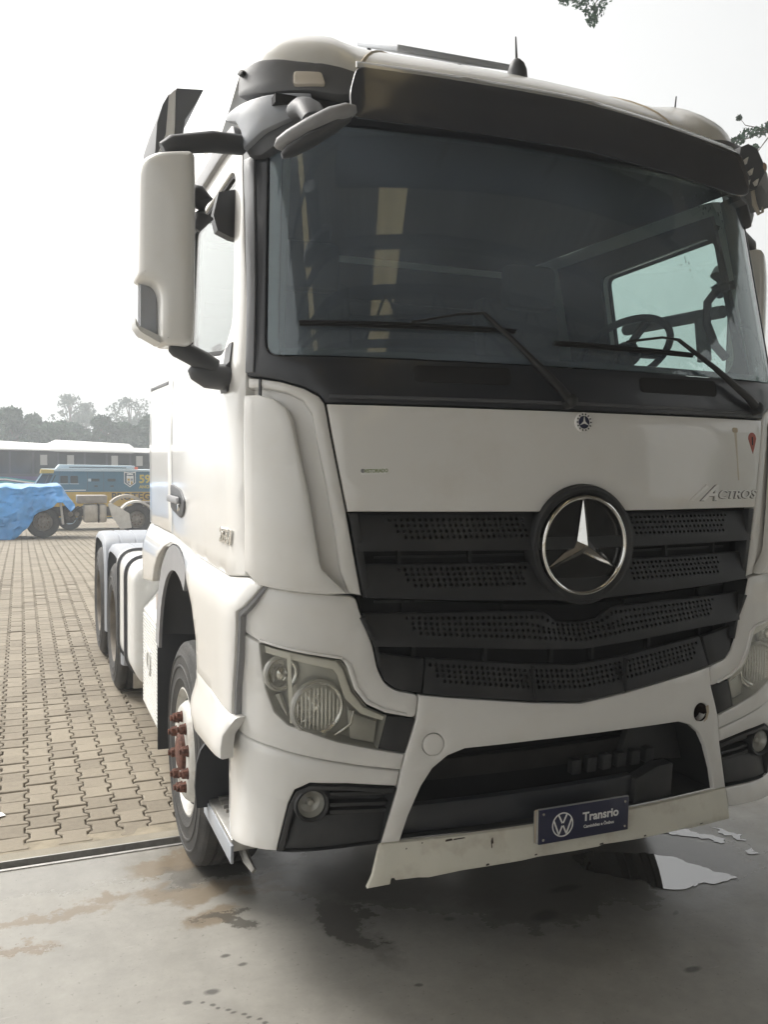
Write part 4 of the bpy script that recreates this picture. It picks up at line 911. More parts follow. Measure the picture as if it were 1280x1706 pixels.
boxo('fifth_wheel', (0, 5.6, 1.12), (.9, .9, .12), M['black'], truck, .03)
boxo('front_underframe', (0, .55, .66), (1.7, .5, .18), M['black'], truck, .04)
# rear mudguards: flattened arch with a turned-down outer lip, ribs across
def mudguard(sg, y):
    g = empty('mudguard', (.975*sg, y, RW)); g.parent = truck
    bm = bmesh.new(); rings = []
    pts = [(-.60, -.20), (-.605, .05), (-.60, .25), (-.565, .42), (-.50, .54), (-.41, .605), (-.28, .635), (0, .645), (.28, .635), (.41, .605), (.50, .54), (.565, .42), (.60, .25), (.605, .10)]
    for yy, zz in pts:
        n2 = Vector((yy, zz+.1)).normalized(); row = []
        for x, d in ((.265, -.05), (.262, -.02), (.245, .006), (.21, .014), (.12, .016), (.115, .008), (.105, .008), (.10, .016), (-.02, .016), (-.025, .008), (-.035, .008), (-.04, .016), (-.33, .014)):
            row.append(bm.verts.new((x*sg, yy+n2.x*d, zz+n2.y*d)))
        rings.append(row)
    for a, b in zip(rings, rings[1:]):
        for j in range(len(a)-1): bm.faces.new((a[j], a[j+1], b[j+1], b[j]))
    obj('guard_shell', bm, M['guard'], g, 40)
    bm = bmesh.new(); box(bm, (-.02*sg, .615, -.02), (.56, .012, .56), .003); obj('mud_flap', bm, M['flap'], g)
    bm = bmesh.new(); box(bm, (-.05*sg, -.618, -.28), (.46, .012, .20), .003); obj('guard_end', bm, M['steel'], g)
for sg in (-1, 1):
    for y in RX: mudguard(sg, y)
# fuel tank with straps and cap
def tank(sg):
    t = empty('fuel_tank', (.985*sg, 3.66, .82)); t.parent = truck
    L = 1.15
    sec = rc([(-.29, -.40), (.22, -.40), (.29, -.30), (.29, .40), (-.29, .40)], .13, 7)
    def ringpts(k): return inset(sec if sgn_area(sec) > 0 else sec[::-1], k)
    bm = bmesh.new(); rings = []
    for yy, k in ((-L/2+.002, .09), (-L/2+.01, .05), (-L/2+.03, .02), (-L/2+.06, 0), (0, 0), (L/2-.06, 0), (L/2-.03, .02), (L/2, .09)):
        rings.append([bm.verts.new((x*sg, yy, z)) for x, z in ringpts(k)])
    for a, b in zip(rings, rings[1:]):
        for j in range(len(a)): bm.faces.new((a[j], a[(j+1) % len(a)], b[(j+1) % len(a)], b[j]))
    bm.faces.new(rings[0]); bm.faces.new(rings[-1][::-1]); obj('tank_shell', bm, M['alu'], t, 45)
    for yy in (-.18, .30):
        bm = bmesh.new(); rings = []
        for d, k in ((-.03, -.004), (-.03, -.012), (-.018, -.012), (-.018, -.02), (.018, -.02), (.018, -.012), (.03, -.012), (.03, -.004)): rings.append([bm.verts.new((x*sg, yy+d, z)) for x, z in ringpts(k)])
        for a, b in zip(rings, rings[1:]):
            for j in range(len(a)): bm.faces.new((a[j], a[(j+1) % len(a)], b[(j+1) % len(a)], b[j]))
        obj('tank_strap', bm, M['dgrey'], t)
    bm = bmesh.new(); lathe(bm, [(-.02, .075), (.02, .075), (.035, .065), (.035, .03), (.04, 0)], (.08*sg, .08, .405), (0, 0, 1), 24); obj('filler_cap', bm, M['dgrey'], t)
both(tank)
# ribbed box with round emblem behind the mud flap
def ribbed_box(sg):
    b = empty('catalyst_box', (1.0*sg, 2.78, .68)); b.parent = truck
    bm = bmesh.new(); prism(bm, [(-.33, -.36), (.30, -.40), (.36, -.28), (.36, .22), (.22, .36), (-.33, .36)], -.36, .36, lambda y, z, d: Vector((d*.55*sg, y, z))) if False else prism(bm, [(-.28, -.40), (.19, -.40), (.215, -.34), (.215, .26), (.08, .42), (-.28, .42)], -.36, .30, lambda x, z, d: Vector((x*sg, d, z)))
    obj('box_body', bm, M['alu'], b)
    bm = bmesh.new()
    for k in range(26): box(bm, (.217*sg, -.03, -.32+.022*k), (.010, .62, .011), 0)
    obj('box_rib', bm, M['alu'], b, 0)
    bm = bmesh.new(); lathe(bm, [(0, .075), (.008, .075), (.008, .060), (0, .060)], (.2215*sg, -.02, -.02), (sg, 0, 0), 30); obj('box_emblem', bm, M['alu'], b)
    bm = bmesh.new(); box(bm, (.215*sg, .40, .18), (.014, .06, .13), .004); obj('side_reflector', bm, M['orange'], b)
both(ribbed_box)
# ================================================================ ground, floor, paving
def gz(y): return 0 if y < 12 else -.04*(min(y, 38)-12)
def shade_floor():
    m, nt, b = _mat('concrete_floor')
    tc = N(nt, 'ShaderNodeTexCoord')
    def noise(sc, det=8, ro=.6, vec=None):
        n = N(nt, 'ShaderNodeTexNoise'); n.inputs['Scale'].default_value = sc; n.inputs['Detail'].default_value = det; n.inputs['Roughness'].default_value = ro
        nt.links.new(vec or tc.outputs['Object'], n.inputs['Vector']); return n
    def ramp(src, a, b_, c0=(0, 0, 0, 1), c1=(1, 1, 1, 1)):
        r = N(nt, 'ShaderNodeValToRGB'); e = r.color_ramp.elements; e[0].position = a; e[1].position = b_; e[0].color = c0; e[1].color = c1
        nt.links.new(src, r.inputs[0]); return r.outputs[0]
    def mix(f, a, b_, t='MIX'):
        x = N(nt, 'ShaderNodeMix', data_type='RGBA', blend_type=t)
        for i, q in ((0, f), (6, a), (7, b_)):
            if hasattr(q, 'links'): nt.links.new(q, x.inputs[i])
            else: x.inputs[i].default_value = q
        return x.outputs[2]
    def scale0(s_, k):
        q = N(nt, 'ShaderNodeMath', operation='MULTIPLY'); nt.links.new(s_, q.inputs[0]); q.inputs[1].default_value = k; return q.outputs[0]
    base = ramp(noise(.7).outputs[0], .3, .72, (.20, .19, .168, 1), (.33, .317, .285, 1))
    base = mix(ramp(noise(6, 10, .7).outputs[0], .35, .75), base, (.27, .255, .225, 1)) if False else mix(.35, base, ramp(noise(7, 10, .7).outputs[0], .3, .75, (.13, .123, .108, 1), (.36, .345, .31, 1)))
    speck = ramp(noise(48, 4).outputs[0], .64, .70); base = mix(scale0(speck, .8), base, (.14, .13, .115, 1))
    scr = N(nt, 'ShaderNodeMapping'); scr.inputs['Scale'].default_value = (1, 7, 1); scr.inputs['Rotation'].default_value = (0, 0, R(35)); nt.links.new(tc.outputs['Object'], scr.inputs[0])
    base = mix(scale0(ramp(noise(5, 6, .7, scr.outputs[0]).outputs[0], .62, .72), .25), base, (.46, .44, .40, 1))
    # stains with their own outlines; the wet ones also paint under-truck shade
    wn_ = noise(3.2, 9, .72); wv = N(nt, 'ShaderNodeVectorMath', operation='MULTIPLY_ADD')
    nt.links.new(wn_.outputs[1], wv.inputs[0]); wv.inputs[1].default_value = (.55, .55, 0); nt.links.new(tc.outputs['Object'], wv.inputs[2])
    wv2 = N(nt, 'ShaderNodeVectorMath', operation='MULTIPLY_ADD'); nt.links.new(wn_.outputs[1], wv2.inputs[0]); wv2.inputs[1].default_value = (.05, .05, 0); nt.links.new(tc.outputs['Object'], wv2.inputs[2])
    def blob_mask(lst, soft=.75, fine=False):
        tot = None
        for (x, y, rx, ry, rot) in lst:
            mp = N(nt, 'ShaderNodeMapping', vector_type='TEXTURE'); mp.inputs['Location'].default_value = (x+(.025 if fine else .275), y+(.025 if fine else .275), 0); mp.inputs['Rotation'].default_value = (0, 0, R(rot)); mp.inputs['Scale'].default_value = (rx, ry, 1)
            nt.links.new((wv2 if fine else wv).outputs[0], mp.inputs[0])
            ln = N(nt, 'ShaderNodeVectorMath', operation='LENGTH'); nt.links.new(mp.outputs[0], ln.inputs[0])
            mr = N(nt, 'ShaderNodeMapRange'); mr.inputs[1].default_value = 1; mr.inputs[2].default_value = soft; nt.links.new(ln.outputs['Value'], mr.inputs[0])
            if tot is None: tot = mr.outputs[0]
            else:
                mm = N(nt, 'ShaderNodeMath', operation='MAXIMUM'); nt.links.new(tot, mm.inputs[0]); nt.links.new(mr.outputs[0], mm.inputs[1]); tot = mm.outputs[0]
        return tot
    brown = blob_mask(STAIN_BROWN, .62); wet_shade = blob_mask(STAIN_WET_SHADE, .55); oil = blob_mask(STAIN_OIL, .5, True)
    def scale(s, k):
        q = N(nt, 'ShaderNodeMath', operation='MULTIPLY'); nt.links.new(s, q.inputs[0]); q.inputs[1].default_value = k; return q.outputs[0]
    base = mix(scale(brown, .62), base, (.165, .115, .062, 1))
    base = mix(scale(wet_shade, .80), base, (.088, .082, .072, 1))
    base = mix(scale(oil, .8), base, (.055, .05, .045, 1))
    nt.links.new(base, b.inputs['Base Color'])
    rg = ramp(noise(1.3, 7, .65).outputs[0], .38, .70, (.30, .30, .30, 1), (.62, .62, .62, 1))
    sheen = blob_mask(STAIN_SHEEN, .6); rg = mix(scale(sheen, .85), rg, (.10, .10, .10, 1)); rg = mix(scale(brown, .5), rg, (.22, .22, .22, 1)); rg = mix(wet_shade, rg, (.20, .20, .20, 1)); nt.links.new(rg, b.inputs['Roughness'])
    bp = N(nt, 'ShaderNodeBump'); bp.inputs['Strength'].default_value = .12; bp.inputs['Distance'].default_value = .006
    nt.links.new(noise(45, 5).outputs[0], bp.inputs['Height']); nt.links.new(bp.outputs[0], b.inputs['Normal'])
    return m
STAIN_BROWN = [(-1.22, .88, .14, .09, 20), (-1.33, 1.18, .20, .09, -10), (-1.18, 1.10, .14, .09, 30), (-1.30, 1.42, .22, .10, 10), (-1.0, 1.12, .20, .06, 0), (-.92, .98, .16, .07, 0), (-1.85, 1.12, .34, .05, 8), (-1.62, 1.22, .12, .05, 0), (-1.95, .88, .16, .05, 0)]
STAIN_SHEEN = [(-1.7, 1.48, .75, .22, 4), (-1.1, 1.42, .3, .2, 0)]
STAIN_WET_SHADE = [(-.70, .62, .12, .40, 10), (-.40, 1.02, .55, .50, 0), (-1.16, .83, .17, .05, -35), (.30, .88, 1.15, .72, -6), (-1.0, 1.3, .45, .14, 0), (1.0, .62, .52, .42, -20), (.15, .45, .45, .25, 0)]  # damp patches, plus shade under the truck nose put into the colour
STAIN_OIL = [(.09, .38, .085, .05, 10), (.30, .55, .10, .035, 0), (.40, -.16, .05, .02, 0), (-.30, .5, .03, .02, 0), (-1.32, .35, .035, .022, 0), (-1.23, .56, .022, .016, 0), (-1.18, .48, .022, .014, 0), (-1.41, .32, .022, .016, 0), (-.61, .12, .02, .012, 0), (.62, .2, .03, .012, 30)]+[(-1.36+.17*k/8+.01*(k % 2), .30-.19*k/8, .013, .009, 0) for k in range(9)]
def sheet(name, x0, x1, y0, y1, nx, ny, m, zf):
    v = [(x0+(x1-x0)*i/nx, y0+(y1-y0)*j/ny, zf(y0+(y1-y0)*j/ny)) for j in range(ny+1) for i in range(nx+1)]
    f = [(j*(nx+1)+i, j*(nx+1)+i+1, (j+1)*(nx+1)+i+1, (j+1)*(nx+1)+i) for j in range(ny) for i in range(nx)]
    return tag(pyd(name, v, f, m, None, 60), kind='structure')
def slabbox(name, x0, x1, y0, y1, z0, z1, m):
    return tag(boxo(name, ((x0+x1)/2, (y0+y1)/2, (z0+z1)/2), (x1-x0, y1-y0, z1-z0), m, None, 0, None, 0), kind='structure')
DY0, DY1 = 1.625, 1.700
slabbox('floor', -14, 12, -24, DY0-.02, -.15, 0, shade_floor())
CON = mat('concrete_kerb', (.25, .225, .175), .8, 0, 0, .18, 5, bump=.25, bscale=60, dirt=(.20, .18, .15), dscale=9, damt=.5)
slabbox('kerb_strip', -14, 12, DY1+.012, 1.80, -.15, -.001, CON)
dr = tag(empty('drain_channel', (-2, (DY0+DY1)/2, 0)), kind='structure')
bm = bmesh.new(); box(bm, (1, 0, -.10), (26, .075, .02)); obj('channel_bed', bm, M['black'], dr, 0)
bm = bmesh.new(); box(bm, (1, -.0475, -.02), (26, .019, .05), .002); obj('channel_rim', bm, M['steel'], dr, 0)
bm = bmesh.new(); box(bm, (1, .0435, -.02), (26, .010, .05), .002); obj('channel_rim', bm, M['steel'], dr, 0)
# paving
def pave_mat(name='block_paving', c0=(.145, .121, .088), c1=(.268, .231, .174)):
    m, nt, b = _mat(name); tc = N(nt, 'ShaderNodeTexCoord'); geo = N(nt, 'ShaderNodeNewGeometry'); oi = N(nt, 'ShaderNodeObjectInfo')
    n1 = N(nt, 'ShaderNodeTexNoise'); n1.inputs['Scale'].default_value = 1.1; n1.inputs['Detail'].default_value = 7; nt.links.new(geo.outputs['Position'], n1.inputs['Vector'])
    n2 = N(nt, 'ShaderNodeTexNoise'); n2.inputs['Scale'].default_value = 28; n2.inputs['Detail'].default_value = 9; n2.inputs['Roughness'].default_value = .72; nt.links.new(geo.outputs['Position'], n2.inputs['Vector'])
    # one tone per block
    sn = N(nt, 'ShaderNodeTexWhiteNoise', noise_dimensions='1D')
    ad = N(nt, 'ShaderNodeMath', operation='ADD'); nt.links.new(geo.outputs['Random Per Island'], ad.inputs[0]); nt.links.new(oi.outputs['Random'], ad.inputs[1]); nt.links.new(ad.outputs[0], sn.inputs['W'])
    a = N(nt, 'ShaderNodeMath', operation='MULTIPLY_ADD'); nt.links.new(n1.outputs[0], a.inputs[0]); a.inputs[1].default_value = .75; nt.links.new(n2.outputs[0], a.inputs[2])
    c = N(nt, 'ShaderNodeMath', operation='MULTIPLY_ADD'); nt.links.new(sn.outputs[0], c.inputs[0]); c.inputs[1].default_value = .50; nt.links.new(a.outputs[0], c.inputs[2])
    r = N(nt, 'ShaderNodeValToRGB'); e = r.color_ramp.elements; e[0].position = .62; e[1].position = 1.0
    mr = N(nt, 'ShaderNodeMapRange'); mr.inputs[1].default_value = 0; mr.inputs[2].default_value = 1.68; nt.links.new(c.outputs[0], mr.inputs[0])
    e[0].position = .32; e[1].position = .85; e[0].color = (*c0, 1); e[1].color = (*c1, 1)
    nt.links.new(mr.outputs[0], r.inputs[0]); nt.links.new(r.outputs[0], b.inputs['Base Color']); b.inputs['Roughness'].default_value = .82
    bp = N(nt, 'ShaderNodeBump'); bp.inputs['Strength'].default_value = .5; bp.inputs['Distance'].default_value = .004; nt.links.new(n2.outputs[0], bp.inputs['Height']); nt.links.new(bp.outputs[0], b.inputs['Normal'])
    return m
PAV = pave_mat()
JOINT = mat('joint_dirt', (.075, .062, .045), .95, 0, 0, .3, 9)
pavement = sheet('pavement', -7.2, 3.2, 1.80, 38, 4, 80, JOINT, lambda y: gz(y)-.014)
m_far, nt, b_ = _mat('far_paving')
bk = N(nt, 'ShaderNodeTexBrick'); bk.offset = .5; bk.inputs['Scale'].default_value = 1; bk.inputs['Brick Width'].default_value = .165; bk.inputs['Row Height'].default_value = .148; bk.inputs['Mortar Size'].default_value = .008
bk.inputs['Color1'].default_value = (.24, .205, .155, 1); bk.inputs['Color2'].default_value = (.36, .315, .245, 1); bk.inputs['Mortar'].default_value = (.09, .075, .055, 1)
tc = N(nt, 'ShaderNodeTexCoord'); mp = N(nt, 'ShaderNodeMapping'); mp.inputs['Rotation'].default_value = (0, 0, R(90)); nt.links.new(tc.outputs['Object'], mp.inputs[0]); nt.links.new(mp.outputs[0], bk.inputs['Vector'])
nt.links.new(bk.outputs[0], b_.inputs['Base Color']); b_.inputs['Roughness'].default_value = .85
sheet('yard', -40, -7.2, 1.80, 60, 6, 80, m_far, lambda y: gz(y)-.004)
sheet('yard', 3.2, 40, 1.80, 60, 6, 80, m_far, lambda y: gz(y)-.004)
sheet('yard', -7.2, 3.2, 38, 60, 4, 30, m_far, lambda y: gz(y)-.004)
sheet('ground', -600, 600, -300, 900, 12, 300, mat('dry_earth', (.20, .17, .12), .95, 0, 0, .3, .5), lambda y: gz(y)-.25)
# I-shaped interlocking blocks: column pitch .148, row pitch .165, alternate columns shifted by half a block
PX, PY = .148, .165
half = [(.085, .5), (.085, .33), (.062, .20), (.062, -.20), (.085, -.33), (.085, -.5)]
g_ = .0035
pout = [(x-g_, y*PY*(1-2*g_/PY)) for x, y in half]
pout = pout[::1]+[(-x, y) for x, y in pout[::-1]]
pout = pout if sgn_area(pout) > 0 else pout[::-1]
pin_ = inset(pout, .005)
nP = len(pout)
pv = np.array([(x, y, -.028) for x, y in pout]+[(x, y, -.0045) for x, y in pout]+[(x, y, 0) for x, y in pin_])
pf = [tuple(range(2*nP, 3*nP))]
for a in (0, nP):
    for i in range(nP): pf.append((a+i, a+(i+1) % nP, a+nP+(i+1) % nP, a+nP+i))
pme = bpy.data.meshes.new('paver'); pme.from_pydata(pv.tolist(), [], pf); pme.update(); pme.materials.append(PAV)
cells = []
X0 = -1.921-PX/2
for i in range(-36, 36):
    for j in range(0, 222):
        x = X0+i*PX; y = 1.90+(j+(.5 if i % 2 else 0))*PY
        if x < -7.12 or x > 3.13 or y > 37.8 or y < 1.80+.085: continue
        cells.append((x, y))
def px_of(x, y, z):
    d = Vector((x, y, z))-CAM; w = d.dot(cf)
    return (640+1476.2*d.dot(cr)/w, 853-1476.2*d.dot(cu)/w, w)
vis = []
for k, (x, y) in enumerate(cells):
    u, v_, w = px_of(x, y, gz(y))
    lim = 320 if y < 3 else 300
    ok = -25 < u < lim-30 and x < -1.30 and v_ < 1700
    if ok: vis.append((w, k))
near = {k for w, k in sorted(vis)[:298]}
sv, sf, off = [], [], 0
for k, (x, y) in enumerate(cells):
    dz = rng.normal(0, .0020); a, b2 = rng.normal(0, .012, 2); rot = rng.normal(0, .006)
    if k in near:
        o = bpy.data.objects.new('paver', pme); COL.objects.link(o); o.parent = pavement
        o.location = (x, y, gz(y)+dz); o.rotation_euler = (a, b2, rot)
    else:
        p = pv.copy(); p[:, 2] += p[:, 0]*b2*-1+p[:, 1]*a+dz+gz(y); p[:, 0] += x-p[:, 1]*rot; p[:, 1] += y
        sv.append(p); sf += [tuple(q+off for q in f) for f in pf]; off += len(pv)
so = pyd('paver', np.concatenate(sv).tolist(), sf, PAV, pavement, 0); so['kind'] = 'stuff'
# filled-in edge strip by the drain: broken mortar bed
bm = bmesh.new(); box(bm, (-2.0, 1.85, -.012), (12, .10, .02)); tag(obj('mortar_bed', bm, mat('mortar_bed', (.26, .225, .165), .95, 0, 0, .3, 9, bump=.6, bscale=30), pavement, 0))
# puddles
WATER = mat('puddle_water', (.05, .046, .04), .02, spec=.5); WATER.node_tree.nodes['Principled BSDF'].inputs['IOR'].default_value = 3.2
def puddle(name, pts, seed):
    p = smooth_poly(pts, 2); p = resample(p, .02); r_ = np.random.default_rng(seed); q = []
    ph = r_.uniform(0, 6, 6)
    for i, (x, y) in enumerate(p):
        t = 2*math.pi*i/len(p); k = .014*math.sin(5*t+ph[0])+.009*math.sin(13*t+ph[1])+.006*math.sin(29*t+ph[2])+r_.normal(0, .0035)
        q.append((x+k, y+k*.6*math.sin(7*t+ph[3])))
    bm = bmesh.new(); vs = [bm.verts.new((x, y, .003)) for x, y in q]; bm.faces.new(vs); bmesh.ops.triangulate(bm, faces=bm.faces)
    return tag(obj(name, bm, WATER, None, 0), kind='structure')
PUD = []
puddle('puddle', [(.52, .84), (.72, .79), (.90, .69), (1.00, .60), (1.06, .46), (1.10, .36), (1.00, .33), (.92, .38), (.84, .34), (.72, .37), (.70, .46), (.58, .55), (.50, .68)], 2)
puddle('puddle', [(1.02, .97), (1.14, .93), (1.28, .84), (1.37, .69), (1.32, .66), (1.24, .78), (1.10, .87)], 3)
puddle('puddle', [(1.40, .86), (1.45, .80), (1.47, .66), (1.43, .64), (1.41, .76)], 4)
puddle('puddle', [(1.36, .57), (1.41, .57), (1.40, .52), (1.35, .53)], 5)
bm = bmesh.new(); box(bm, (0, 0, .002), (.085, .055, .002), 0)
pp = tag(obj('paper_scrap', bm, M['white'], None, 0), 'small white paper scrap lying on the block paving at the left', 'litter'); pp.location = (-2.075, 2.29, .004); pp.rotation_euler = (0, 0, .4)

# ================================================================ the open shed that shades the nose of the truck
shed = tag(empty('open_shed', (0, -10, 0)), 'open-sided metal shed roof over the concrete floor, mirrored in the dark windscreen', 'shed')
ROOFM = mat('shed_sheet', (.19, .172, .145), .6, .2, 0, .15, .6); STEELM = mat('shed_steel', (.07, .068, .065), .6, .2)
TRL = bpy.data.materials.new('translucent_sheet'); TRL.use_nodes = True; nt = TRL.node_tree; nt.nodes.clear()
o_ = N(nt, 'ShaderNodeOutputMaterial'); t_ = N(nt, 'ShaderNodeBsdfTranslucent'); t_.inputs[0].default_value = (.86, .78, .60, 1); d_ = N(nt, 'ShaderNodeBsdfDiffuse'); d_.inputs[0].default_value = (.4, .33, .2, 1)
x_ = N(nt, 'ShaderNodeMixShader'); x_.inputs[0].default_value = .3; nt.links.new(t_.outputs[0], x_.inputs[1]); nt.links.new(d_.outputs[0], x_.inputs[2]); nt.links.new(x_.outputs[0], o_.inputs[0])
SX0, SX1, SY0, SY1, SZ = -5.0, 9.4, -24.0, 1.55, 6.3
def corr(name, x0, x1, m):
    n = max(2, int((x1-x0)/.06)); y0, y1 = SY0+10, SY1+10
    v = []; f = []
    for i in range(n+1):
        x = x0+(x1-x0)*i/n; z = SZ+.018*math.cos(2*math.pi*(x-SX0)/.24)
        v += [(x, y0, z), (x, y1, z), (x, y1, z+.006), (x, y0, z+.006)]
    for i in range(n):
        a, b = 4*i, 4*i+4
        f += [(a, a+1, b+1, b), (a+3, b+3, b+2, a+2), (a+1, a+2, b+2, b+1)]
    return pyd(name, v, f, m, shed, 60)
edges_ = [(-5.0, -3.55, 0), (-3.55, -3.1, 1), (-3.1, -.12, 0), (-.12, .34, 1), (.34, 3.9, 0), (3.9, 9.4, 0)]
for a, b, t in edges_: corr('translucent_panel' if t else 'roof_sheet', a, b, TRL if t else ROOFM)
for k in range(18):
    y = SY1-.2-1.45*k; boxo('purlin', (2.2, y+10, SZ-.10), (14.4, .07, .13), STEELM, shed)
for y in (1.3, -5.1, -11.5, -17.9, -23.8):
    boxo('truss_chord', (2.2, y+10, SZ-.24), (14.4, .10, .12), STEELM, shed); boxo('truss_chord', (2.2, y+10, SZ-1.05), (14.4, .10, .12), STEELM, shed)
    bm = bmesh.new()
    for k in range(14): tube(bm, [(-4.9+k, y+10, SZ-.24), (-4.4+k, y+10, SZ-1.05), (-3.9+k, y+10, SZ-.24)], .03, 6)
    obj('truss_web', bm, STEELM, shed)
    for x in (-4.8, 9.2): boxo('column', (x, y+10, SZ/2-.3), (.22, .26, SZ-.6), STEELM, shed)
boxo('added_back_wall', (2.2, -24.1+10, 3.1), (14.4, .15, 6.2), mat('added_wall', (.24, .22, .19), .8, 0, 0, .15, .8), shed)  # unseen wall, made tall and dark to cut light on the truck front
boxo('added_side_wall', (9.5, -16.5+10, 3.1), (.15, 15, 6.2), mat('added_side', (.24, .22, .19), .8, 0, 0, .15, .8), shed)  # unseen wall added to keep light off the front from the right

# ================================================================ the yard behind
TARP = mat('blue_tarpaulin', (.05, .30, .70), .28, 0, .5, .2, 2.5, bump=.35, bscale=9)
def xz(fn): return fn
sal = tag(empty('salvage_truck', (0, 25, -.52)), 'stripped truck chassis with dirty wheels and white mudguard, its cab end under a blue tarp', 'truck')
Z = lambda z: z+.52
def lathe_y(bm, prof, c, n=40): lathe(bm, prof, c, (0, -1, 0), n)
def bg_wheel(parent, x, z, r, mrim):
    w = empty('wheel', (x, .15, z)); w.parent = parent
    bm = bmesh.new(); lathe_y(bm, [(-.14, r*.56), (.12, r*.58), (.15, r*.70), (.14, r*.92), (.10, r), (-.10, r), (-.14, r*.9)], (0, 0, 0), 36); obj('tyre', bm, M['rubber'], w)
    bm = bmesh.new(); lathe_y(bm, [(.10, r*.58), (.13, r*.55), (.05, r*.5), (.07, r*.36), (.12, r*.30), (.12, r*.18), (.18, r*.15), (.19, 0)], (0, 0, 0), 30); obj('rim', bm, mrim, w)
    for k in range(10):
        t = 2*math.pi*k/10; bm = bmesh.new(); lathe_y(bm, [(.10, .02), (.15, .018), (.16, 0)], (r*.33*math.cos(t), 0, r*.33*math.sin(t)), 6); obj('wheel_nut', bm, M['rust'], w)
DIRTY = mat('dirty_rim', (.24, .215, .18), .7, .1, 0, .35, 9); WHITEG = mat('dirty_white', (.66, .64, .60), .5, 0, 0, .08, 3, dirt=(.3, .25, .2), dscale=4, damt=.4)
GREASE = mat('greasy_metal', (.07, .062, .052), .65, .3, 0, .5, 9)
bg_wheel(sal, -1.34, Z(-.03), .47, DIRTY); bg_wheel(sal, 1.32, Z(.0), .45, DIRTY); bg_wheel(sal, 2.6, Z(.0), .45, DIRTY)
for y in (.35, 1.5): boxo('frame_rail', (.9, y, Z(.22)), (4.6, .09, .22), GREASE, sal, .01)
boxo('front_mudguard', (-.82, .05, Z(.25)), (.06, .32, .72), WHITEG, sal, .02, Matrix.Rotation(R(-6), 3, 'Y'))
boxo('engine_block', (-.62, .5, Z(.16)), (.34, .6, .5), GREASE, sal, .06)
for k in range(5):
    bm = bmesh.new(); lathe_y(bm, [(-.1, .07), (.08, .075), (.10, .05), (.10, 0)], (-.66+.09*k, .25, Z(.06+.12*(k % 2))), 14); obj('air_cylinder', bm, DIRTY if k % 2 else GREASE, sal)
bm = bmesh.new()
for k in range(4): tube(bm, [(-.7+.1*k, .2, Z(.3)), (-.6+.12*k, .12, Z(.42)), (-.45+.1*k, .2, Z(.34))], .015, 6)
obj('air_hose', bm, M['black'], sal)
boxo('battery_box', (.04, .35, Z(.62)), (.86, .6, .24), mat('grey_box', (.30, .27, .24), .6, 0, 0, .2, 5), sal, .03)
TK = mat('old_tank', (.50, .46, .40), .45, .4, 0, .2, 4, dirt=(.28, .2, .13), dscale=5, damt=.6)
boxo('fuel_tank', (.005, .30, Z(.20)), (.42, .6, .54), TK, sal, .07, None); boxo('fuel_tank', (.345, .30, Z(.20)), (.22, .6, .54), TK, sal, .06)
boxo('tank_strap', (.225, .28, Z(.20)), (.03, .62, .57), GREASE, sal, .02)
bm = bmesh.new(); prism(bm, [(.50, Z(.48)), (.60, Z(.50)), (.86, Z(.36)), (1.10, Z(.20)), (1.17, Z(-.24)), (.84, Z(-.27)), (.70, Z(-.02)), (.60, Z(.10))], -.05, .15, lambda x, z, d: Vector((x, d, z))); obj('rear_mudguard', bm, WHITEG, sal)
def arch_bg(name, cx, cz, r0, r1, t0, t1, y0, y1, m):
    n = 18; bm = bmesh.new(); p = [(cx+r1*math.cos(R(t0+(t1-t0)*k/n)), cz+r1*math.sin(R(t0+(t1-t0)*k/n))) for k in range(n+1)]+[(cx+r0*math.cos(R(t1+(t0-t1)*k/n)), cz+r0*math.sin(R(t1+(t0-t1)*k/n))) for k in range(n+1)]
    prism(bm, p, y0, y1, lambda x, z, d: Vector((x, d, z))); return obj(name, bm, m, sal)
arch_bg('mudguard_arch', 1.33, Z(.02), .50, .56, 10, 175, -.02, .5, WHITEG)
arch_bg('mudguard_arch', 1.10, Z(.08), .57, .66, 30, 140, .5, .9, mat('dusty_guard', (.36, .32, .27), .7, 0, 0, .15, 6))
arch_bg('mudguard_arch', 2.6, Z(.02), .52, .58, 5, 175, -.02, .5, WHITEG)
boxo('fifth_wheel', (1.7, .9, Z(.45)), (.8, .8, .12), GREASE, sal, .03)
# tarpaulin: draped, creased
nx_, nu = 130, 70; v = []; f = []
lo = [(-5.2, -.50), (-2.12, -.51), (-2.0, -.40), (-1.78, -.18), (-1.62, .02), (-1.60, .18), (-1.45, .26), (-1.22, .32), (-1.08, .45), (-.97, .56), (-.80, .56), (-.66, .40), (-.58, .30), (-.50, .36), (-.46, .42)]
hi = [(-5.2, 1.10), (-3.0, 1.04), (-2.3, 1.05), (-1.6, 1.03), (-.90, 1.06), (-.80, 1.0), (-.66, .76), (-.52, .55), (-.46, .46)]
from mathutils import noise as mn
for i in range(nx_+1):
    t = i/nx_; x = -5.2+4.74*(1-(1-t)**1.5)
    zl, zh = interp(lo, x), interp(hi, x); H = zh-zl
    for j in range(nu+1):
        u = j/nu
        if u < .42: k = u/.42; y = -.10-.16*(1-k)+.10*k; z = zl+H*(k**.9)*.96
        elif u < .58: k = (u-.42)/.16; y = .02+2.0*k; z = zl+H*(.96+.05*math.sin(math.pi*k))
        else: k = (u-.58)/.42; y = 2.02+.2*k; z = zl+H*.96*(1-k)
        q = Vector((x*1.3, y*1.1, z*1.6))
        d = .16*mn.noise(q*1.2)+.12*(.35-abs(mn.noise(q*1.6+Vector((3, 1, 7)))))+.07*(.3-abs(mn.noise(Vector((q.x*3.4+q.z*1.5, q.y*3, q.z*4-q.x))+Vector((9, 4, 1)))))+.02*mn.noise(q*8)
        edge = min(1, (1-t)*8+.15)
        v.append((x+.03*mn.noise(q*3), y-d*edge if u < .5 else y+d*edge, z+.06*mn.noise(q*2.5)*edge))
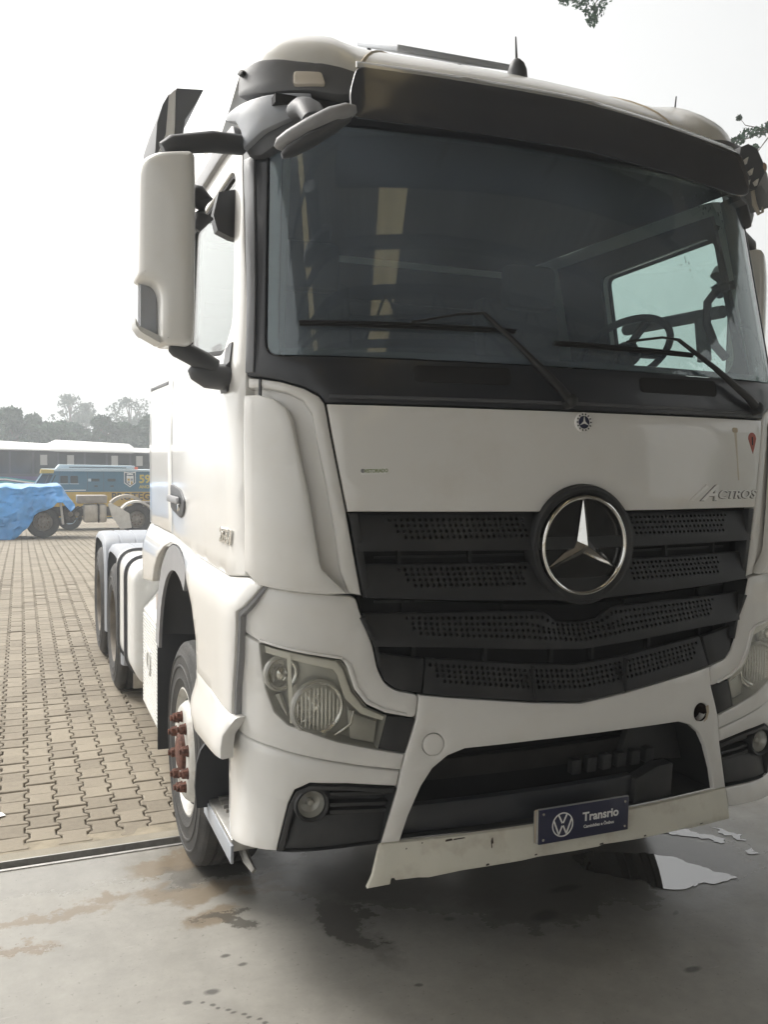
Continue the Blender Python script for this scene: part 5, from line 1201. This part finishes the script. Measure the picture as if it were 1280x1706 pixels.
for i in range(nx_):
    for j in range(nu): a = i*(nu+1)+j; f.append((a, a+nu+1, a+nu+2, a+1))
tp = pyd('tarpaulin', v, f, TARP, None, 28); tp.location = (0, 25, 0)
tag(tp, 'bright blue creased tarpaulin draped over the front of the stripped truck', 'tarpaulin')
sm = tp.modifiers.new('thick', 'SOLIDIFY'); sm.thickness = .01

# armoured van
van = tag(empty('armoured_van', (0, 31, gz(31))), 'blue and yellow armoured van with white crest, parked in front of the long bus', 'van')
gv = -gz(31); BL = mat('van_blue', (.055, .165, .25), .4, 0, .3, .06, 3); YE = mat('van_yellow', (.52, .34, .06), .45, 0, .2, .06, 3); LB = mat('van_roof', (.50, .60, .66), .4, 0, .2)
DK = mat('van_glass', (.05, .07, .08), .08, 0, .5)
Zv = lambda z: z+gv
def vp(name, pts, m, y0, y1, par=van): 
    bm = bmesh.new(); prism(bm, [(x, Zv(z)) for x, z in pts], y0, y1, lambda x, z, d: Vector((x, d, z))); return obj(name, bm, m, par)
vbody = vp('body', [(-1.50, -.35), (-1.52, .60), (-1.47, .86), (-1.24, 1.22), (-1.20, 1.36), (5.4, 1.39), (5.4, -.35)], BL, 0, 2.0)
vp('lower_band', [(-1.4, .62), (5.38, .625), (5.38, -.30), (-1.4, -.30)], YE, -.012, 0)
vp('roof_edge', [(-1.25, 1.36), (-1.2, 1.42), (5.4, 1.44), (5.4, 1.37)], LB, -.03, 2.03)
vp('roof_rack', [(-.75, 1.44), (-.62, 1.59), (2.0, 1.57), (2.05, 1.46)], LB, .35, 1.6)
vp('roof_rack_slot', [(-.3, 1.49), (-.3, 1.52), (1.7, 1.51), (1.7, 1.48)], DK, .34, .36)
vp('sign_box', [(-1.30, 1.28), (-1.26, 1.43), (-.82, 1.42), (-.84, 1.29)], mat('van_sign', (.55, .42, .12), .5), -.05, .5)
vp('windshield', [(-1.46, .88), (-1.22, 1.24), (-.86, 1.24), (-1.02, .88)], DK, -.012, 0); vp('windshield', [(-.96, .90), (-.80, 1.22), (-.76, 1.22), (-.90, .90)], DK, -.012, 0)
vp('windshield_bar', [(-1.17, .86), (-1.0, 1.26), (-.97, 1.26), (-1.13, .86)], M['dgrey'], -.02, -.012)
for x in (-.62, -.28): 
    vp('window', rc([(x, .93), (x+.26, .93), (x+.26, 1.20), (x, 1.20)], .04), DK, -.012, 0); vp('window_frame', [(x-.03, .90), (x+.29, .90), (x+.29, .925), (x-.03, .925)], LB, -.015, 0)
for x in (.44, 1.0):
    vp('gun_port', rc([(x, 1.0), (x+.28, 1.0), (x+.28, 1.10), (x, 1.10)], .03), DK, -.012, 0); vp('gun_port', rc([(x+.10, .80), (x+.22, .80), (x+.22, .86), (x+.10, .86)], .02), DK, -.012, 0)
vp('gun_port', rc([(.33, 1.0), (.43, 1.0), (.43, 1.10), (.33, 1.10)], .02), LB, -.014, 0)
for x in (-.66, .30, .86): vp('door_seam', [(x, .0), (x, 1.33), (x+.012, 1.33), (x+.012, .0)], M['dgrey'], -.004, 0)
vp('trim_strip', [(-.50, .66), (.25, .665), (.25, .70), (-.50, .695)], M['white'], -.012, 0)
vp('beacon', [(2.0, 1.44), (2.0, 1.53), (2.1, 1.53), (2.1, 1.44)], mat('beacon_red', (.7, .12, .05), .4), .2, .4)
vf = lambda x0, z0, y: (lambda x, yy, h: Vector((x0+x, y-h, Zv(z0)+yy)))
SH = [(0, .30), (.20, .27), (.40, .30), (.40, -.12), (.20, -.27), (.0, -.12)]
crest = vp('crest', [(1.58+x*1.05, 1.06+z) for x, z in SH], M['white'], -.012, 0)
vp('crest_field', [(1.61+x*.90, 1.06+z*.86) for x, z in SH], mat('crest_blue', (.05, .09, .13), .5), -.016, -.012)
vp('crest_shield', [(1.67+x*.62, 1.03+z*.62) for x, z in SH], M['white'], -.020, -.016)
for a, b, c, d, mm in ((1.70, 1.03, .08, .08, YE), (1.81, 1.03, .08, .08, M['grey']), (1.70, .93, .08, .08, M['grey']), (1.82, .90, .06, .11, YE), (1.68, 1.24, .22, .05, M['white'])):
    vp('crest_charge', [(a, b), (a+c, b), (a+c, b+d), (a, b+d)], mm, -.024, -.020)
YT = mat('van_letter_yellow', (.62, .48, .08), .5)
text_on('van_lettering', '59', .42, vf(2.32, 1.08, -.003), YT, van, ext=.004, bold=.012)
text_on('van_lettering', 'ANOS', .16, vf(2.34, .80, -.003), YT, van, ext=.004, bold=.004)
text_on('van_lettering', 'PROTEGE', .36, vf(1.92, .44, -.016), mat('van_letter_dark', (.05, .04, .03), .5), van, ext=.004, bold=.010, sx=1.0, spacing=1.04)
for x in (-.3, 3.9):
    w = empty('wheel', (x, .25, .42)); w.parent = van
    bm = bmesh.new(); lathe_y(bm, [(-.12, .2), (.13, .22), (.14, .38), (.10, .42), (-.12, .42)], (0, 0, 0), 28); obj('tyre', bm, M['rubber'], w)
    bm = bmesh.new(); lathe_y(bm, [(.10, .22), (.06, .15), (.10, .08), (.11, 0)], (0, 0, 0), 20); obj('rim', bm, LB, w)

# bus
bus = tag(empty('bus', (0, 44, gz(44))), 'long dark bus with white roof and purple lower side, farthest vehicle before the trees', 'bus')
gb = -gz(44); Zb = lambda z: z+gb
BUSD = mat('bus_side', (.035, .034, .042), .35, 0, .3); BUSW = mat('bus_roof', (.75, .75, .74), .5); BUSP = mat('bus_purple', (.07, .05, .16), .4, 0, .2); BG = mat('bus_glass', (.025, .027, .03), .12, 0, .3); BT = mat('bus_teal', (.03, .30, .36), .4)
def bp_(name, pts, m, y0, y1): 
    bm = bmesh.new(); prism(bm, [(x, Zb(z)) for x, z in pts], y0, y1, lambda x, z, d: Vector((x, d, z))); return obj(name, bm, m, bus)
bp_('body', [(-8.5, -.6), (-8.5, 2.3), (6.2, 2.12), (6.2, -.6)], BUSD, 0, 2.5)
rf = [(-8.5, 2.60), (-2.8, 2.62), (-.75, 2.52), (-.60, 2.56), (-.28, 2.72), (3.30, 2.58), (3.47, 2.46), (3.55, 2.38), (6.2, 2.30)]
bm = bmesh.new(); rings = []
for x_, zt in rf:
    zb_ = 2.28-.0116*(x_+8.5); h_ = zt-zb_
    rings.append([bm.verts.new((x_, y_, Zb(zb_+h_*k_))) for y_, k_ in ((-.05, -.12), (-.05, .02), (.05, .22), (.25, .48), (.55, .78), (.9, .95), (1.3, 1), (1.9, .9), (2.5, .3), (2.55, 0))])
for a_, b_ in zip(rings, rings[1:]):
    for j in range(9): bm.faces.new((a_[j], a_[j+1], b_[j+1], b_[j]))
obj('roof', bm, BUSW, bus)
bp_('lower_side', [(-8.5, .92), (6.2, .84), (6.2, -.55), (-8.5, -.55)], BUSP, -.015, 0)
for k, (a, b, m) in enumerate(((.86, .78, BT), (.78, .72, M['white']), (.66, .52, BT), (.46, .40, M['white']))):
    bp_('side_stripe', [(-8, a), (-2.6, a), (-1.2, a-.20), (-1.2, b-.22), (-2.6, b), (-8, b)], m, -.025-.002*k, -.015)
x = -8.2
for k in range(13):
    w_ = (1.05, 1.15, .95)[k % 3]; top_ = 2.16-.012*(x+8)
    if x+w_ > 6: break
    fr = bp_('window', rc([(x, 1.02), (x+w_, 1.02), (x+w_, top_), (x, top_)], .06), BG, -.012, 0)
    if rng.random() < .75:
        a = x+.15+rng.random()*.3; bm = bmesh.new(); prism(bm, [(a, Zb(1.45)), (a+.32, Zb(1.45)), (a+.32, Zb(1.95)), (a, Zb(1.95))], -.016, -.012, lambda x, z, d: Vector((x, d, z))); obj('pane', bm, mat('bus_seethrough', (.42, .42, .41), .4) if k == 0 else bpy.data.materials['bus_seethrough'] if 'bus_seethrough' in bpy.data.materials else M['grey'], fr, 0)
    x += w_+.10
for x in (-6, 3.5):
    w = empty('wheel', (x, .3, .5)); w.parent = bus
    bm = bmesh.new(); lathe_y(bm, [(-.14, .25), (.14, .27), (.15, .45), (.10, .5), (-.12, .5)], (0, 0, 0), 28); obj('tyre', bm, M['rubber'], w)
    bm = bmesh.new(); lathe_y(bm, [(.12, .27), (.06, .2), (.12, .1), (.13, 0)], (0, 0, 0), 20); obj('rim', bm, M['rim'], w)

# ================================================================ trees
LEAF = [mat('foliage_dark', (.026, .075, .034), .7, var=.35, vscale=.6), mat('foliage_mid', (.038, .095, .042), .7, var=.35, vscale=.6), mat('foliage_grey', (.045, .085, .055), .7, var=.3, vscale=.6)]
BARK = mat('bark', (.09, .07, .05), .9, 0, 0, .3, 6)
def leaf_mesh(name, clumps, per, size, m, parent, seed, squash=.75):
    r_ = np.random.default_rng(seed); V = []
    for (c, rad) in clumps:
        d = r_.normal(size=(per, 3)); d /= np.linalg.norm(d, axis=1)[:, None]
        p = np.array(c)+d*(rad*r_.uniform(.25, 1, per)**.5)[:, None]*np.array([1, 1, squash])
        a = r_.normal(size=(per, 3)); a /= np.linalg.norm(a, axis=1)[:, None]
        b = np.cross(a, r_.normal(size=(per, 3))); b /= np.linalg.norm(b, axis=1)[:, None]
        s = size*r_.uniform(.6, 1.3, per)[:, None]
        V.append(np.stack([p-a*s, p+b*s*.5, p+a*s, p-b*s*.5], 1))
    V = np.concatenate(V); n = len(V)
    me = bpy.data.meshes.new(name); me.vertices.add(4*n); me.vertices.foreach_set('co', V.reshape(-1)); me.loops.add(4*n); me.loops.foreach_set('vertex_index', np.arange(4*n, dtype=np.int32))
    me.polygons.add(n); me.polygons.foreach_set('loop_start', np.arange(0, 4*n, 4, dtype=np.int32)); me.polygons.foreach_set('loop_total', np.full(n, 4, dtype=np.int32)); me.update(calc_edges=True)
    return mesh_obj(name, me, m, parent, 0)
def tree(x, y, h, w, kind, seed, label, group=None, size=.30, per=90, nc=26, base=.25):
    r_ = np.random.default_rng(seed); z0 = gz(y)
    t = tag(empty('tree', (x, y, z0)), label, 'tree', group)
    bm = bmesh.new(); tube(bm, [(0, 0, -.3), (.05*h*.1, 0, h*.3), (r_.normal(0, .02)*h, r_.normal(0, .02)*h, h*.62), (r_.normal(0, .03)*h, 0, h*.9)], [.03*h, .022*h, .014*h, .004*h], 8)
    cl = []
    for k in range(nc):
        f_ = r_.uniform(0, 1); zz = h*(base+(1-base)*f_*.96); rr_ = w*.5*math.sin(math.pi*min(1, .12+.86*f_))**.7*r_.uniform(.3, 1); a = r_.uniform(0, 6.28)
        c = (rr_*math.cos(a), rr_*math.sin(a), zz-.04*h); cl.append((c, w*r_.uniform(.11, .20)))
        if k % 2 == 0: tube(bm, [(0, 0, h*(.2+.5*f_)), (c[0]*.5, c[1]*.5, (zz+h*(.2+.5*f_))/2), c], [.010*h, .006*h, .002*h], 5)
    obj('trunk', bm, BARK, t)
    leaf_mesh('crown', cl, per, size, LEAF[kind], t, seed)
    return t
far = [(-10, 86, 6.4, 6, 0), (-6.2, 88, 6.8, 5.6, 1), (-2.6, 85, 7.4, 5.2, 0), (-.9, 90, 7.1, 4.2, 0), (1.2, 86, 6.7, 4.2, 1), (3.2, 92, 6.6, 4.6, 0), (5.4, 88, 7.1, 4.4, 0), (7.6, 90, 6.6, 4.4, 1), (9.6, 87, 6.9, 5, 0), (13, 90, 7.2, 6, 0), (17, 92, 7, 6, 1)]
FARL = ['hazy tree of the bus row standing beyond the left edge', 'hazy bushy tree of the row at the far left, above the tarpaulin', 'rounded dark hazy tree, leftmost full crown behind the bus', 'tall narrow-crowned hazy tree right of the rounded dark one', 'lower hazy tree in the dip left of the tall round-topped tree', 'hazy green tree directly below the tall round-topped tree', 'pointed hazy tree in the middle right of the row behind the bus', 'low hazy tree right of the pointed one behind the bus', 'hazy tree against the white cab at the right end of the row', 'hazy tree of the row hidden behind the white cab', 'last hazy tree of the row, far right behind the cab']
for i, (x, y, h, w, k) in enumerate(far): tree(x, y, h, w, k, 20+i, FARL[i], 'trees in the hazy row behind the bus', size=.26, per=150, nc=46, base=.08)
wisp = [(4.6, 128, 11.6, 6.4, 'tall hazy round-topped tree rising above the middle of the row'), (7.0, 132, 11.0, 5.0, 'slimmer hazy tree just right of the round-topped one'), (12.4, 126, 11.9, 7.0, 'tall open-crowned hazy tree nearest the white cab, sky showing through')]
for i, (x, y, h, w, lb) in enumerate(wisp): tree(x, y, h, w, 2, 60+i, lb, size=.22, per=55, nc=34, base=.45)
tree(-5.6, 78, 4.2, 5, 1, 90, 'low pale green bush-like tree at the far left behind the bus', size=.2, per=100, nc=20, base=.1)
tree(27.5, 26, 6.3, 6.0, 1, 95, 'bushy green tree at the right edge of the yard past the truck', size=.16, per=160, nc=40, base=.08)
for i, (x, y, h, w_, lb) in enumerate(((24, 6, 8.5, 7, 'broad green tree out of frame on the right, behind the shed corner'), (25, -4, 9, 7.5, 'dense green tree beside the shed on the right, seen only in the glass'), (26, -14, 8.5, 7, 'green tree farthest along the right side of the shed'), (25.5, 16, 8, 6.5, 'leafy green tree between the yard edge and the shed on the right'))):
    tree(x, y, h, w_, i % 2, 120+i, lb, 'trees along the right side of the yard', size=.22, per=110, nc=34, base=.08)
# tree that reaches over the yard from the right: two leafy branch tips show
ov = tag(empty('tree', (16.5, 12.5, 0)), 'tree with thin dark branch tips hanging in from above and at the upper right', 'tree')
bm = bmesh.new(); L = lambda x, y, z: (x-16.5, y-12.5, z)
tube(bm, [L(16.5, 12.5, -.3), L(16.4, 12.5, 4), L(16.2, 12.4, 9), L(16.8, 12.8, 16.5)], [.34, .28, .20, .08], 10)
tube(bm, [L(16.2, 12.4, 7.2), L(14.5, 11.8, 8.6), L(12.6, 11.2, 8.75), L(11.8, 11, 8.52), L(11.25, 11, 8.25), L(10.8, 11, 8.1)], [.12, .07, .030, .016, .011, .004], 7)
tube(bm, [L(12.0, 11, 8.6), L(11.5, 11, 8.0), L(11.25, 10.98, 7.86)], [.014, .008, .003], 6); tube(bm, [L(11.8, 11, 8.5), L(11.2, 11, 8.5), L(11.05, 11, 8.62)], [.012, .007, .003], 6)
tube(bm, [L(15.9, 12.2, 10), L(12.5, 11.5, 12.0), L(9.5, 11.1, 11.6), L(8.0, 11, 10.7), L(7.55, 11, 9.9)], [.13, .08, .04, .02, .004], 7)
tube(bm, [L(8.6, 11, 11.0), L(7.4, 11, 10.5), L(7.0, 11, 10.1)], [.02, .010, .004], 6)
obj('trunk', bm, BARK, ov)
cl = []
for (x, z, r_) in ((11.25, 8.36, .13), (11.10, 8.22, .10), (10.92, 8.14, .09), (10.75, 8.12, .06), (11.5, 8.42, .13), (11.7, 8.50, .12), (11.85, 8.58, .12), (11.05, 8.62, .05), (11.30, 7.92, .10), (11.20, 8.02, .08), (11.45, 8.10, .08), (10.62, 7.95, .04), (12.1, 8.62, .16), (12.4, 8.7, .2)): cl.append((L(x, 11, z), r_))
for (x, z, r_) in ((7.0, 10.05, .14), (7.15, 10.12, .14), (7.35, 10.05, .15), (7.55, 9.92, .13), (7.6, 9.78, .10), (7.72, 9.98, .13), (7.5, 10.2, .2), (7.2, 10.35, .2), (7.9, 10.25, .15), (6.9, 10.2, .12), (8.05, 10.35, .06)): cl.append((L(x, 11, z), r_))
leaf_mesh('foliage', cl, 62, .045, LEAF[0], ov, 5, .9)
cl = []
r_ = np.random.default_rng(8)
for k in range(46):
    a = r_.uniform(0, 6.28); rr_ = r_.uniform(.5, 4.2); cl.append((L(17.2+rr_*math.cos(a)*.9+.6, 13.4+rr_*math.sin(a), r_.uniform(14.6, 19)), r_.uniform(.6, 1.1)))
leaf_mesh('crown', cl, 110, .13, LEAF[0], ov, 9)

# ================================================================ the hazy air
bm = bmesh.new(); x0, x1, y0, y1, z0, z1 = -640, 640, -340, 940, -3, 24
bmesh.ops.create_cube(bm, size=1)
for v_ in bm.verts: v_.co = Vector(((x0+x1)/2+v_.co.x*(x1-x0), (y0+y1)/2+v_.co.y*(y1-y0), (z0+z1)/2+v_.co.z*(z1-z0)))
hz = bpy.data.materials.new('hazy_air'); hz.use_nodes = True; nt = hz.node_tree; nt.nodes.clear()
o_ = N(nt, 'ShaderNodeOutputMaterial'); pv_ = N(nt, 'ShaderNodeVolumePrincipled'); pv_.inputs['Color'].default_value = (.88, .93, .98, 1); pv_.inputs['Density'].default_value = .0036; pv_.inputs['Anisotropy'].default_value = .2
nt.links.new(pv_.outputs[0], o_.inputs['Volume'])
tag(obj('haze', bm, hz, None, 0), kind='stuff')
